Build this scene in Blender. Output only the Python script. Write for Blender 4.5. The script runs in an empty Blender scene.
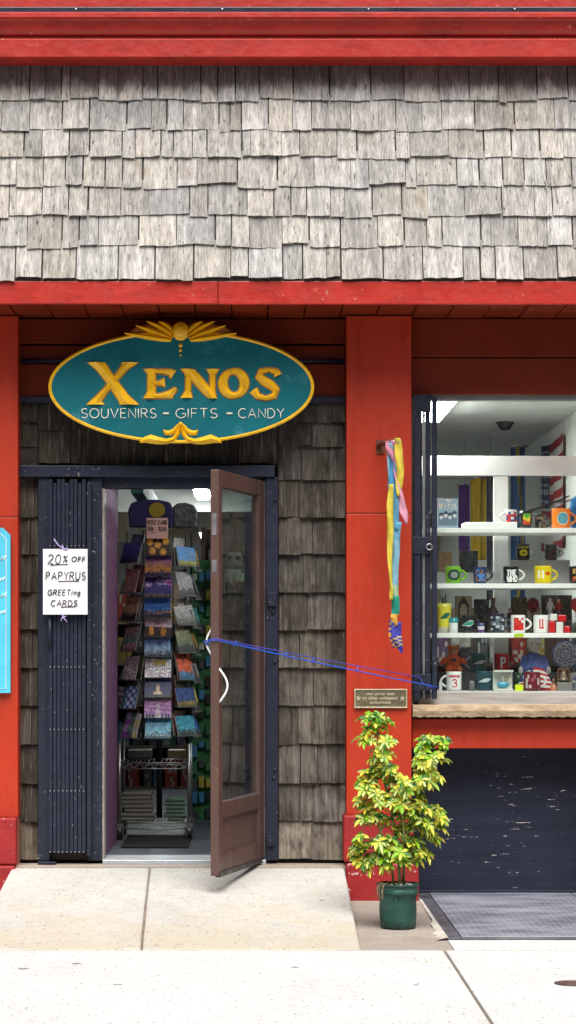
import bpy, math, random
from mathutils import Vector, Matrix
from math import sin, cos, pi, radians

R = random.Random(11)
SC = bpy.context.scene
COL = SC.collection
F, CAMY, ZC, PX, PY = 2220.0, -12.2, 1.4, 245.0, 644.0


def S(y): return F / (y - CAMY)
def X(px, y): return (px - PX) / S(y)
def Z(py, y): return ZC - (py - PY) / S(y)
def at(px, py, y): return Vector((X(px, y), y, Z(py, y)))


# ------------------------------------------------------------------ materials
MATS = {}


def nt(m):
    m.use_nodes = True
    t = m.node_tree
    for n in list(t.nodes): t.nodes.remove(n)
    return t


def N(t, typ, **kw):
    n = t.nodes.new(typ)
    for k, v in kw.items():
        if k in ('inp',):
            for a, b in v.items(): n.inputs[a].default_value = b
        else:
            setattr(n, k, v)
    return n


def L(t, a, b): t.links.new(a, b)


def mathn(t, op, a, b=None, clamp=False):
    n = t.nodes.new('ShaderNodeMath'); n.operation = op; n.use_clamp = clamp
    for i, v in enumerate((a, b)):
        if v is None: continue
        if isinstance(v, (int, float)): n.inputs[i].default_value = v
        else: L(t, v, n.inputs[i])
    return n.outputs[0]


def maprange(t, v, a, b, c, d):
    n = t.nodes.new('ShaderNodeMapRange')
    L(t, v, n.inputs[0])
    for i, x in enumerate((a, b, c, d)): n.inputs[i + 1].default_value = x
    return n.outputs[0]


def mixc(t, fac, a, b, typ='MIX'):
    n = t.nodes.new('ShaderNodeMix'); n.data_type = 'RGBA'; n.blend_type = typ
    for i, v in ((0, fac), (6, a), (7, b)):
        if isinstance(v, (int, float)): n.inputs[i].default_value = v
        elif isinstance(v, tuple): n.inputs[i].default_value = v if len(v) == 4 else (*v, 1)
        else: L(t, v, n.inputs[i])
    return n.outputs[2]


def noise(t, co, scale, detail=4, stretch=None, rough=.55):
    if stretch:
        mp = N(t, 'ShaderNodeMapping'); mp.inputs['Scale'].default_value = stretch
        L(t, co, mp.inputs[0]); co = mp.outputs[0]
    n = N(t, 'ShaderNodeTexNoise', inp={'Scale': scale, 'Detail': detail, 'Roughness': rough})
    L(t, co, n.inputs['Vector'])
    return n.outputs['Fac']


def mat(name, col=(.5, .5, .5), rough=.6, metal=0., var=.12, vs=6., bump=.1, bs=60., stretch=None,
        attr=False, chips=None, chip_amt=.0, chip_scale=25., chip_stretch=None, spec=.5, rvar=.1,
        trans=0., emit=0., coat=0., dirt=None):
    if name in MATS: return MATS[name]
    m = bpy.data.materials.new(name); t = nt(m)
    out = N(t, 'ShaderNodeOutputMaterial')
    p = N(t, 'ShaderNodeBsdfPrincipled', inp={'Roughness': rough, 'Metallic': metal, 'Specular IOR Level': spec})
    L(t, p.outputs[0], out.inputs[0])
    co = N(t, 'ShaderNodeTexCoord').outputs['Object']
    if attr:
        a = N(t, 'ShaderNodeAttribute', attribute_name='Col'); base = a.outputs['Color']
    else:
        rgb = N(t, 'ShaderNodeRGB'); rgb.outputs[0].default_value = (*col, 1); base = rgb.outputs[0]
    nz = noise(t, co, vs, 6, stretch)
    f = maprange(t, nz, .3, .7, 1 - var, 1 + var)
    cmb = N(t, 'ShaderNodeCombineColor')
    for i in range(3): L(t, f, cmb.inputs[i])
    c = mixc(t, 1., base, cmb.outputs[0], 'MULTIPLY')
    if dirt:
        dn = noise(t, co, dirt[1], 8, dirt[2] if len(dirt) > 2 else None, .7)
        c = mixc(t, maprange(t, dn, dirt[3] if len(dirt) > 3 else .55, .75, 0, .7), c, dirt[0])
    if chips:
        cn = noise(t, co, chip_scale, 5, chip_stretch, .6)
        big = noise(t, co, 2.2, 2)
        fac = mathn(t, 'ADD', cn, mathn(t, 'MULTIPLY', big, .25 if chip_amt > .15 else .48))
        fac = maprange(t, fac, 1 - chip_amt, 1 - chip_amt + .02, 0, 1)
        c = mixc(t, fac, c, chips)
    L(t, c, p.inputs['Base Color'])
    if rvar:
        L(t, maprange(t, noise(t, co, vs * 2.3, 5), .3, .7, max(.03, rough - rvar), min(1, rough + rvar)), p.inputs['Roughness'])
    if bump:
        b = N(t, 'ShaderNodeBump', inp={'Strength': bump, 'Distance': .01})
        L(t, noise(t, co, bs, 5, stretch), b.inputs['Height']); L(t, b.outputs[0], p.inputs['Normal'])
    if trans:
        tr = N(t, 'ShaderNodeBsdfTranslucent'); L(t, c, tr.inputs[0])
        mx = N(t, 'ShaderNodeMixShader', inp={0: trans})
        L(t, p.outputs[0], mx.inputs[1]); L(t, tr.outputs[0], mx.inputs[2]); L(t, mx.outputs[0], out.inputs[0])
    if emit:
        p.inputs['Emission Color'].default_value = (.93, 1, .97, 1); p.inputs['Emission Strength'].default_value = emit
    if coat: p.inputs['Coat Weight'].default_value = coat
    MATS[name] = m
    return m


def glass_mat(name, tint=(.93, .97, .95), refl=.9, dust=.03):
    m = bpy.data.materials.new(name); t = nt(m)
    out = N(t, 'ShaderNodeOutputMaterial')
    tr = N(t, 'ShaderNodeBsdfTransparent', inp={0: (*tint, 1)})
    gl = N(t, 'ShaderNodeBsdfGlossy', inp={'Roughness': .0})
    df = N(t, 'ShaderNodeBsdfDiffuse', inp={0: (.55, .58, .58, 1)})
    lw = N(t, 'ShaderNodeLayerWeight', inp={'Blend': .5})
    # Schlick from the facing term (1 - cos), the same on both sides of the pane
    f5 = mathn(t, 'POWER', lw.outputs['Facing'], 5.)
    fr = mathn(t, 'ADD', mathn(t, 'MULTIPLY', f5, .9 * refl), .045 * refl)
    co = N(t, 'ShaderNodeTexCoord').outputs['Object']
    dn = maprange(t, noise(t, co, 3.5, 6, (1, 1, .5)), .4, .75, dust * .3, dust * 1.6)
    m0 = N(t, 'ShaderNodeMixShader'); L(t, dn, m0.inputs[0]); L(t, tr.outputs[0], m0.inputs[1]); L(t, df.outputs[0], m0.inputs[2])
    m1 = N(t, 'ShaderNodeMixShader'); L(t, fr, m1.inputs[0]); L(t, m0.outputs[0], m1.inputs[1]); L(t, gl.outputs[0], m1.inputs[2])
    L(t, m1.outputs[0], out.inputs[0])
    return m


def wood_mat(name, stain=False, lo=(.035, .026, .02)):
    """weathered cedar: tone per shake (attribute) times long grain streaks"""
    m = bpy.data.materials.new(name); t = nt(m)
    out = N(t, 'ShaderNodeOutputMaterial')
    p = N(t, 'ShaderNodeBsdfPrincipled', inp={'Roughness': .88, 'Specular IOR Level': .25}); L(t, p.outputs[0], out.inputs[0])
    co = N(t, 'ShaderNodeTexCoord').outputs['Object']
    a = N(t, 'ShaderNodeAttribute', attribute_name='Col').outputs['Color']
    g1 = noise(t, co, 1., 5, (150, 60, 1.7), .65)
    g2 = noise(t, co, 1., 3, (42, 20, 1.6))
    g3 = noise(t, co, 7., 5)
    f = mathn(t, 'MULTIPLY', maprange(t, g1, .3, .7, .52, 1.3), maprange(t, g2, .3, .7, .74, 1.2))
    f = mathn(t, 'MULTIPLY', f, maprange(t, g3, .3, .7, .85, 1.12))
    cmb = N(t, 'ShaderNodeCombineColor')
    for i in range(3): L(t, f, cmb.inputs[i])
    c = mixc(t, 1., a, cmb.outputs[0], 'MULTIPLY')
    crack = maprange(t, noise(t, co, 1., 4, (75, 50, 1.2), .7), .60, .67, 0, .8)
    c = mixc(t, crack, c, lo)
    if not stain:   # damp blotches and bleached fibres on the sheltered wall
        bl = noise(t, co, 1., 6, (11, 5, 6), .65)
        c = mixc(t, maprange(t, bl, .46, .64, 0, .72), c, (.022, .016, .012))
        c = mixc(t, maprange(t, noise(t, co, 1., 5, (60, 30, 2.2), .7), .55, .68, 0, .45), c, (.26, .235, .20))
    if stain:   # water stain running down from under the cornice
        sp = N(t, 'ShaderNodeSeparateXYZ'); L(t, co, sp.inputs[0])
        nn = noise(t, co, 3.3, 6, (3.2, 1, 1.2), .6)
        e = mathn(t, 'ADD', sp.outputs[2], mathn(t, 'MULTIPLY', nn, .42))
        band = maprange(t, e, 4.56, 4.625, 0, .62)
        c = mixc(t, band, c, (.06, .05, .045))
        rust = maprange(t, noise(t, co, 2.4, 4), .63, .75, 0, .35)
        c = mixc(t, rust, c, (.3, .19, .10))
    L(t, c, p.inputs['Base Color'])
    b = N(t, 'ShaderNodeBump', inp={'Strength': .55, 'Distance': .008}); L(t, g1, b.inputs['Height']); L(t, b.outputs[0], p.inputs['Normal'])
    return m


def concrete_mat(name, col, speck=.5, gum=True, warm=(.45, .36, .24), wamt=.0, zmask=None):
    m = bpy.data.materials.new(name); t = nt(m)
    out = N(t, 'ShaderNodeOutputMaterial')
    p = N(t, 'ShaderNodeBsdfPrincipled', inp={'Roughness': .85, 'Specular IOR Level': .3}); L(t, p.outputs[0], out.inputs[0])
    co = N(t, 'ShaderNodeTexCoord').outputs['Object']
    big = noise(t, co, 1.6, 6); fine = noise(t, co, 90, 4); mid = noise(t, co, 13, 6, None, .7)
    f = mathn(t, 'MULTIPLY', maprange(t, big, .3, .7, .9, 1.07), maprange(t, fine, .3, .7, .86, 1.1))
    f = mathn(t, 'MULTIPLY', f, maprange(t, mid, .3, .7, .9, 1.08))
    cmb = N(t, 'ShaderNodeCombineColor')
    for i in range(3): L(t, f, cmb.inputs[i])
    c = mixc(t, 1., (*col, 1), cmb.outputs[0], 'MULTIPLY')
    if wamt:
        wn = noise(t, co, 2.6, 6, (1, 1.2, 1), .65)
        if zmask:
            sp = N(t, 'ShaderNodeSeparateXYZ'); L(t, co, sp.inputs[0])
            wn = mathn(t, 'ADD', wn, maprange(t, sp.outputs[1], zmask[0], zmask[1], .22, -.2))
        c = mixc(t, maprange(t, wn, .45, .7, 0, wamt), c, (*warm, 1))
    sp_ = noise(t, co, 48, 3, (1.5, .6, 1), .5)
    c = mixc(t, maprange(t, sp_, .62, .70, 0, speck), c, (.12, .10, .08, 1))
    if gum:
        v = N(t, 'ShaderNodeTexVoronoi', inp={'Scale': 4.2, 'Randomness': 1.}); L(t, co, v.inputs['Vector'])
        warp = mathn(t, 'ADD', v.outputs['Distance'], mathn(t, 'MULTIPLY', noise(t, co, 40, 3), .13))
        sc = N(t, 'ShaderNodeSeparateColor'); L(t, v.outputs['Color'], sc.inputs[0])
        thr = maprange(t, sc.outputs[0], 0, 1, .02, .172)
        mk = mathn(t, 'LESS_THAN', warp, thr)
        v2 = N(t, 'ShaderNodeTexVoronoi', inp={'Scale': 13., 'Randomness': 1.}); L(t, co, v2.inputs['Vector'])
        sc2 = N(t, 'ShaderNodeSeparateColor'); L(t, v2.outputs['Color'], sc2.inputs[0])
        m2 = mathn(t, 'LESS_THAN', mathn(t, 'ADD', v2.outputs['Distance'], mathn(t, 'MULTIPLY', noise(t, co, 60, 2), .1)), maprange(t, sc2.outputs[1], .4, 1, .0, .21))
        c = mixc(t, mathn(t, 'MULTIPLY', m2, .5), c, (.16, .15, .14, 1))
        c = mixc(t, mathn(t, 'MULTIPLY', mk, .8), c, (.11, .11, .12, 1))
    L(t, c, p.inputs['Base Color'])
    b = N(t, 'ShaderNodeBump', inp={'Strength': .35, 'Distance': .006}); L(t, mid, b.inputs['Height']); L(t, b.outputs[0], p.inputs['Normal'])
    return m


def plate_mat(name):
    m = bpy.data.materials.new(name); t = nt(m)
    out = N(t, 'ShaderNodeOutputMaterial')
    p = N(t, 'ShaderNodeBsdfPrincipled', inp={'Roughness': .42, 'Metallic': .15}); L(t, p.outputs[0], out.inputs[0])
    co = N(t, 'ShaderNodeTexCoord').outputs['Object']
    mp = N(t, 'ShaderNodeMapping'); mp.inputs['Rotation'].default_value = (0, 0, radians(45)); mp.inputs['Scale'].default_value = (42, 42, 42)
    L(t, co, mp.inputs[0])
    w = N(t, 'ShaderNodeTexChecker', inp={'Scale': 1.}); L(t, mp.outputs[0], w.inputs[0])
    n1 = noise(t, co, 3.5, 6, (.7, 1.6, 1)); n2 = noise(t, co, 30, 5)
    c = mixc(t, maprange(t, n1, .35, .65, 0, 1), (.10, .12, .165, 1), (.27, .28, .33, 1))
    c = mixc(t, maprange(t, n2, .62, .7, 0, .5), c, (.42, .40, .40, 1))
    c = mixc(t, mathn(t, 'MULTIPLY', w.outputs['Fac'], .35), c, (.32, .33, .37, 1))
    L(t, c, p.inputs['Base Color'])
    L(t, maprange(t, n1, .3, .7, .3, .6), p.inputs['Roughness'])
    b = N(t, 'ShaderNodeBump', inp={'Strength': .6, 'Distance': .004}); L(t, w.outputs['Fac'], b.inputs['Height']); L(t, b.outputs[0], p.inputs['Normal'])
    return m


RED = (.425, .034, .0115)
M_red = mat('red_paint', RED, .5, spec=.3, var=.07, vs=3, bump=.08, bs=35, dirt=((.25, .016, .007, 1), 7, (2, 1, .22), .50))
M_redpeel = mat('peeling_red_paint', (.42, .028, .018), .4, spec=.4, var=.14, vs=5, bump=.35, bs=22, chips=(.50, .16, .13, 1), chip_amt=.20, chip_scale=34, dirt=((.20, .010, .008, 1), 4, (1, 1, 5), .5))
M_redbase = mat('plinth_red_paint', (.29, .019, .02), .55, spec=.3, var=.15, vs=6, bump=.45, bs=30, chips=(.6, .42, .4, 1), chip_amt=.20, chip_scale=30)
M_redshade = mat('shaded_red_paint', (.165, .020, .0045), .5, spec=.25, var=.15, vs=4, bump=.15, bs=30)  # red with the eave's shade put into its colour; upper wall shares it
M_navy = mat('navy_paint', (.015, .0195, .037), .45, spec=.35, var=.2, vs=9, bump=.15, bs=45, chips=(.35, .33, .3, 1), chip_amt=.205, chip_scale=60)
M_navychip = mat('chipped_navy_boards', (.013, .018, .036), .5, spec=.3, var=.25, vs=5, bump=.25, bs=30, stretch=(.4, 1, 4),
                 chips=(.62, .56, .52, 1), chip_amt=.044, chip_scale=14, chip_stretch=(1., 1, 8))
M_roofwood = wood_mat('weathered_cedar', True)
M_wallwood = wood_mat('brown_cedar', False)
M_deck = mat('dark_underlay', (.05, .043, .036), .9)
M_steel = mat('brushed_steel', (.5, .5, .52), .35, .9, var=.15)
M_chrome = mat('chrome_wire', (.20, .20, .20), .35, .8, var=.1, bump=0)
M_flash = mat('dark_flashing', (.03, .036, .055), .3, .5, var=.3, vs=4)
M_teal = mat('teal_sign_paint', (.002, .125, .155), .5, spec=.25, var=.12, vs=4, bump=.05,
             dirt=((.08, .30, .36, 1), 5., (1, 1, 1), .57))
M_gold = mat('gold_paint', (.90, .50, .010), .36, .0, var=.16, vs=14, bump=.15, bs=50, dirt=((.42, .17, .008, 1), 16, (1, 1, 1), .56))
M_amber = mat('amber_recess_and_shade', (.30, .11, .008), .5, var=.2)
M_white = mat('white_paint', (.82, .82, .80), .5, var=.05)
M_letterwhite = mat('cream_lettering', (.82, .80, .70), .5, var=.05, bump=0)
M_paper = mat('white_card', (.82, .82, .84), .7, var=.03, bump=.05, bs=20)
M_ink = mat('black_marker', (.02, .02, .025), .6, var=.1, bump=0)
M_brown = mat('brown_door_paint', (.092, .050, .042), .42, var=.12, vs=5, bump=.06, chips=(.3, .17, .14, 1), chip_amt=.2, chip_scale=40)
M_print = mat('printed_colour', attr=True, rough=.35, var=.04, bump=0, rvar=.03)
M_cloth = mat('dyed_cloth', attr=True, rough=.85, var=.1, vs=30, bump=.2, bs=150, rvar=0, trans=.42)
M_plush = mat('plush_fur', attr=True, rough=.95, var=.25, vs=60, bump=.8, bs=180, rvar=0)
M_ceramic = mat('glazed_ceramic', attr=True, rough=.18, var=.03, bump=0, rvar=.04)
M_leaf = mat('variegated_leaf', attr=True, rough=.4, var=.15, vs=40, bump=.1, rvar=.05, trans=.38)
M_stem = mat('plant_stem', (.16, .17, .05), .7, var=.3, vs=40)
M_soil = mat('potting_soil', (.05, .035, .025), .95, var=.5, vs=60, bump=1., bs=60)
M_pebble = mat('pale_pebble', (.45, .42, .38), .8, var=.3, vs=40)
M_pot = mat('green_plastic', (.010, .060, .046), .5, var=.2, vs=12, bump=.25, bs=14, dirt=((.10, .14, .11, 1), 11, (1, 1, 1.6), .54))
M_stone = mat('sandstone', (.44, .33, .21), .85, var=.3, vs=9, bump=.8, bs=26, stretch=(1, 1, 2), dirt=((.17, .10, .05, 1), 6, (1, 2, 6), .48))
M_purple = mat('purple_wall_paint', (.12, .038, .105), .55, var=.1)
M_dark = mat('dark_interior_paint', (.035, .033, .033), .8, var=.2)
M_black = mat('black_plastic', (.012, .012, .013), .4, var=.2)
M_ceil = mat('ceiling_paint', (.70, .71, .68), .8, var=.06)
M_tan = mat('tan_wall_paint', (.42, .36, .27), .8, var=.1)
M_carpet = mat('worn_grey_floor', (.05, .055, .07), .55, var=.35, vs=5, bump=.1, stretch=(.5, 2, 1))
M_lamp = mat('lit_tube', (.9, .95, .92), .5, var=0, bump=0, emit=46.)
M_rope = mat('blue_rope', (.012, .09, .58), .6, var=.2, vs=80)
M_rope2 = mat('violet_rope', (.06, .05, .40), .6, var=.2, vs=80)
M_lilac = mat('lilac_string', (.5, .4, .75), .7, var=.1)
M_bronze = mat('plaque_metal', (.20, .17, .105), .42, .55, var=.2, vs=20)
M_bronzehi = mat('polished_brass', (.62, .57, .40), .32, .5, var=.1)
M_side = concrete_mat('sidewalk_concrete', (.52, .52, .508), .8)
M_ramp = concrete_mat('ramp_concrete', (.455, .446, .415), .6, True, (.40, .355, .26), .65, (-1.9, -.6))
M_patch = concrete_mat('stained_concrete', (.30, .265, .23), .6, True, (.2, .17, .14), .6)
M_seam = mat('sidewalk_joint', (.16, .13, .10), .9, var=.3)
M_asph = mat('asphalt', (.05, .05, .052), .9, var=.25, vs=30, bump=.6, bs=120)
M_earth = mat('far_ground', (.12, .12, .115), .95, var=.2)
M_plate = plate_mat('checker_steel')
M_glass = glass_mat('window_glass', (.97, 1., .985), .62, .007)
M_doorglass = glass_mat('door_glass', (.66, .72, .71), 1.5, .02)
M_blue = mat('sky_blue_sign_paint', (.075, .50, .70), .5, var=.12, vs=5)
M_acrylic = glass_mat('clear_pocket', (.82, .82, .82), .6, .05)


# ------------------------------------------------------------------ mesh builder
class MB:
    def __init__(s): s.v = []; s.f = []; s.c = []; s.s = []; s.hascol = False

    def add(s, vs, fs, col=None, smooth=False):
        b = len(s.v); s.v += [tuple(v) for v in vs]
        for i, f in enumerate(fs):
            s.f.append([b + k for k in f])
            c = col[i] if isinstance(col, list) else col
            if c is not None: s.hascol = True
            s.c.append(c or (.8, .8, .8)); s.s.append(smooth)
        return s

    def box(s, x0, x1, y0, y1, z0, z1, col=None):
        vs = [(x, y, z) for z in (z0, z1) for y in (y0, y1) for x in (x0, x1)]
        return s.add(vs, [(0, 2, 3, 1), (4, 5, 7, 6), (0, 1, 5, 4), (2, 6, 7, 3), (0, 4, 6, 2), (1, 3, 7, 5)], col)

    def tube(s, pts, r, n=8, col=None, closed=False):
        pts = [Vector(p) for p in pts]; m = len(pts)
        rr = r if isinstance(r, (list, tuple)) else [r] * m
        vs = []; fs = []; up = None
        for i, p in enumerate(pts):
            a = pts[(i - 1) % m] if (closed or i > 0) else p
            b = pts[(i + 1) % m] if (closed or i < m - 1) else p
            d = (b - a).normalized() if (b - a).length > 1e-9 else Vector((0, 0, 1))
            if up is None: up = Vector((0, 0, 1)) if abs(d.z) < .9 else Vector((0, 1, 0))
            u = d.cross(up)
            if u.length < 1e-5: u = d.cross(Vector((1, 0, 0)))
            u.normalize(); w = u.cross(d); up = w
            for k in range(n):
                t = 2 * pi * k / n
                vs.append(p + (u * cos(t) + w * sin(t)) * rr[i])
        for i in range(m if closed else m - 1):
            j = (i + 1) % m
            for k in range(n):
                fs.append((i * n + k, i * n + (k + 1) % n, j * n + (k + 1) % n, j * n + k))
        if not closed:
            fs.append(tuple(range(n - 1, -1, -1))); fs.append(tuple(range((m - 1) * n, m * n)))
        return s.add(vs, fs, col, True)

    def lathe(s, prof, cx=0, cy=0, cz=0, n=24, col=None, a0=0, a1=2 * pi):
        full = abs(a1 - a0 - 2 * pi) < 1e-6; k = n if full else n + 1
        vs = [(cx + r * cos(a0 + (a1 - a0) * j / n), cy + r * sin(a0 + (a1 - a0) * j / n), cz + z) for r, z in prof for j in range(k)]
        fs = []; cs = []
        for i in range(len(prof) - 1):
            for j in range(n):
                j2 = (j + 1) % k
                fs.append((i * k + j, i * k + j2, (i + 1) * k + j2, (i + 1) * k + j))
                if isinstance(col, list): cs.append(col[i])
        return s.add(vs, fs, cs if isinstance(col, list) else col, True)

    def prism(s, out, y0, y1, col=None):
        """outline in x,z (counter clockwise seen from -y) between front y0 and back y1"""
        n = len(out)
        vs = [(x, y0, z) for x, z in out] + [(x, y1, z) for x, z in out]
        fs = [tuple(range(n)), tuple(range(2 * n - 1, n - 1, -1))] + [(i, i + n, (i + 1) % n + n, (i + 1) % n) for i in range(n)]
        return s.add(vs, fs, col)

    def extrude_x(s, prof, x0, x1, col=None):
        """closed profile in y,z run along x"""
        n = len(prof)
        vs = [(x0, y, z) for y, z in prof] + [(x1, y, z) for y, z in prof]
        fs = [tuple(range(n)), tuple(range(2 * n - 1, n - 1, -1))] + [(i, i + n, (i + 1) % n + n, (i + 1) % n) for i in range(n)]
        return s.add(vs, fs, col)

    def grid(s, fn, nu, nv, colfn=None, smooth=False):
        vs = [fn(i / nu, j / nv) for j in range(nv + 1) for i in range(nu + 1)]
        fs = []; cs = []
        for j in range(nv):
            for i in range(nu):
                a = j * (nu + 1) + i; fs.append((a, a + 1, a + nu + 2, a + nu + 1))
                cs.append(colfn((i + .5) / nu, (j + .5) / nv) if colfn else None)
        return s.add(vs, fs, cs if colfn else None, smooth)

    def ell(s, c, r, col=None, n=12, m=8):
        vs = [(c[0], c[1], c[2] - r[2])]; fs = []
        for j in range(1, m):
            t = -pi / 2 + pi * j / m
            for i in range(n):
                a = 2 * pi * i / n
                vs.append((c[0] + r[0] * cos(t) * cos(a), c[1] + r[1] * cos(t) * sin(a), c[2] + r[2] * sin(t)))
        vs.append((c[0], c[1], c[2] + r[2])); top = len(vs) - 1
        for i in range(n): fs.append((0, 1 + (i + 1) % n, 1 + i))
        for j in range(m - 2):
            for i in range(n):
                a = 1 + j * n; fs.append((a + i, a + (i + 1) % n, a + n + (i + 1) % n, a + n + i))
        a = 1 + (m - 2) * n
        for i in range(n): fs.append((a + i, a + (i + 1) % n, top))
        return s.add(vs, fs, col, True)

    def ridge(s, pts, ws, y0, h, closed=False, col=None, hcut=False):
        """a chiselled stroke in the x,z plane: two sloping flanks meeting in a ridge"""
        P = [Vector((p[0], p[1])) for p in pts]; m = len(P)
        if not isinstance(ws, (list, tuple)): ws = [ws] * m
        vs = []; fs = []
        for i in range(m):
            a = P[(i - 1) % m] if (closed or i > 0) else P[i]
            b = P[(i + 1) % m] if (closed or i < m - 1) else P[i]
            d = (b - a).normalized(); nrm = Vector((-d.y, d.x)); w = ws[i] / 2
            if hcut and i in (0, m - 1): nrm = Vector((1 if nrm.x > 0 else -1, 0))
            l = P[i] + nrm * w; r = P[i] - nrm * w
            vs += [(l.x, y0, l.y), (P[i].x, y0 - h * min(1, .35 + w / .012), P[i].y), (r.x, y0, r.y)]
        for i in range(m if closed else m - 1):
            j = (i + 1) % m
            fs += [(i * 3, j * 3, j * 3 + 1, i * 3 + 1), (i * 3 + 1, j * 3 + 1, j * 3 + 2, i * 3 + 2)]
        if not closed: fs += [(0, 1, 2), (m * 3 - 1, m * 3 - 2, m * 3 - 3)]
        return s.add(vs, fs, col)

    def build(s, name, m, parent=None, bevel=0., seg=2, M=None, off=None):
        o_ = Vector((0, 0, 0))
        if off is not None: o_ = Vector(off)
        elif parent is not None:
            q = parent
            while q is not None: o_ += q.location; q = q.parent
        me = bpy.data.meshes.new(name)
        vs = [Vector(v) for v in s.v]
        if M is not None: vs = [M @ v for v in vs]
        me.from_pydata([v - o_ for v in vs], [], s.f)
        for p, sm in zip(me.polygons, s.s): p.use_smooth = sm
        if s.hascol:
            ca = me.color_attributes.new('Col', 'FLOAT_COLOR', 'CORNER')
            buf = []
            for p, c in zip(me.polygons, s.c):
                for _ in range(p.loop_total): buf += [c[0], c[1], c[2], 1.]
            ca.data.foreach_set('color', buf)
        me.materials.append(m)
        o = bpy.data.objects.new(name, me); COL.objects.link(o)
        if parent is not None: o.parent = parent
        elif off is not None: o.location = o_
        if bevel:
            b = o.modifiers.new('bevel', 'BEVEL'); b.width = bevel; b.segments = seg; b.limit_method = 'ANGLE'; b.angle_limit = radians(40)
        return o


def tag(o, label, cat, group=None, kind=None):
    o['label'] = label; o['category'] = cat
    if group: o['group'] = group
    if kind: o['kind'] = kind
    return o


def thing(name, label, cat, loc=(0, 0, 0), group=None, kind=None):
    o = bpy.data.objects.new(name, None); COL.objects.link(o); o.location = loc; o.empty_display_size = .1
    return tag(o, label, cat, group, kind)


def structure(o, label=None, cat=None):
    o['kind'] = 'structure'
    if label: o['label'] = label; o['category'] = cat
    return o


def B(*a, **k): return MB().box(*a, **k)


# ------------------------------------------------------------------ single stroke lettering
def arc(cx, cy, rx, ry, a0, a1, n=9):
    return [(cx + rx * cos(radians(a0 + (a1 - a0) * i / n)), cy + ry * sin(radians(a0 + (a1 - a0) * i / n))) for i in range(n + 1)]


FONT = {
    'A': (.72, [[(0, 0), (.36, 1), (.72, 0)], [(.13, .34), (.59, .34)]]),
    'B': (.56, [[(0, 0), (0, 1), (.28, 1)] + arc(.28, .77, .23, .23, 90, -90) + [(0, .54)], [(.28, .54)] + arc(.28, .27, .28, .27, 90, -90) + [(0, 0)]]),
    'C': (.68, [arc(.42, .5, .42, .5, 52, 308, 14)]),
    'D': (.64, [[(0, 0), (0, 1), (.2, 1)] + arc(.2, .5, .44, .5, 90, -90, 12) + [(0, 0)]]),
    'E': (.5, [[(.5, 1), (0, 1), (0, 0), (.5, 0)], [(0, .52), (.42, .52)]]),
    'F': (.48, [[(.48, 1), (0, 1), (0, 0)], [(0, .52), (.4, .52)]]),
    'G': (.74, [arc(.42, .5, .42, .5, 52, 330, 14) + [(.78, .45), (.48, .45)]]),
    'H': (.62, [[(0, 0), (0, 1)], [(.62, 0), (.62, 1)], [(0, .52), (.62, .52)]]),
    'I': (.05, [[(.02, 0), (.02, 1)]]),
    'L': (.48, [[(0, 1), (0, 0), (.48, 0)]]),
    'N': (.64, [[(0, 0), (0, 1), (.64, 0), (.64, 1)]]),
    'O': (.84, [arc(.42, .5, .42, .5, 0, 360, 18)]),
    'P': (.54, [[(0, 0), (0, 1), (.27, 1)] + arc(.27, .74, .26, .26, 90, -90) + [(0, .48)]]),
    'R': (.58, [[(0, 0), (0, 1), (.27, 1)] + arc(.27, .75, .26, .25, 90, -90) + [(0, .5)], [(.25, .5), (.58, 0)]]),
    'S': (.54, [arc(.28, .74, .25, .26, 35, 270, 9) + arc(.28, .24, .27, .24, 90, -150, 9)]),
    'T': (.6, [[(0, 1), (.6, 1)], [(.3, 1), (.3, 0)]]),
    'U': (.62, [[(0, 1), (0, .32)] + arc(.31, .32, .31, .32, 180, 360, 10) + [(.62, 1)]]),
    'V': (.68, [[(0, 1), (.34, 0), (.68, 1)]]),
    'W': (.9, [[(0, 1), (.22, 0), (.45, .8), (.68, 0), (.9, 1)]]),
    'Y': (.64, [[(0, 1), (.32, .5), (.64, 1)], [(.32, .5), (.32, 0)]]),
    '0': (.56, [arc(.28, .5, .28, .5, 90, 450, 16)]),
    '2': (.56, [arc(.28, .72, .26, .28, 160, -35, 9) + [(0, 0), (.58, 0)]]),
    '3': (.54, [arc(.26, .75, .25, .25, 150, -90, 9), arc(.26, .25, .28, .27, 90, -150, 9)]),
    '5': (.54, [[(.5, 1), (.08, 1), (.04, .56)] + arc(.26, .32, .27, .3, 110, -150, 10)]),
    '%': (.5, [[(.5, 1), (0, 0)], arc(.1, .8, .1, .14, 0, 360, 8), arc(.42, .2, .1, .14, 0, 360, 8)]),
    '$': (.54, [arc(.28, .74, .25, .22, 35, 270, 9) + arc(.28, .26, .27, .22, 90, -150, 9), [(.28, 1.1), (.28, -.1)]]),
    'c': (.42, [arc(.24, .45, .22, .3, 50, 310, 9), [(.26, .95), (.22, -.05)]]),
    '-': (.32, [[(0, .48), (.32, .48)]]),
    '.': (.06, [[(0, 0), (.05, 0)]]),
    'i': (.1, [[(.04, 0), (.04, .62)], [(.04, .8), (.04, .86)]]),
    'n': (.4, [[(0, 0), (0, .6), (.2, .62), (.36, .5), (.38, 0)]]),
    'g': (.42, [arc(.2, .35, .2, .26, 20, 360, 10), [(.4, .6), (.38, -.1), (.2, -.3), (.02, -.2)]]),
    ' ': (.36, []),
}


def strokes(txt, x, z, h, sp=.2, width=None, slant=0., jit=0.):
    tot = sum(FONT[c][0] + sp for c in txt) - sp
    k = h if width is None else width / tot
    out = []; cx = 0
    for c in txt:
        w, pl = FONT[c]
        jz = (R.random() - .5) * jit; jx = (R.random() - .5) * jit
        for p in pl:
            out.append([(x + (cx + a + jx + b * slant) * k, z + (b + jz) * h) for a, b in p])
        cx += w + sp
    return out


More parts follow.
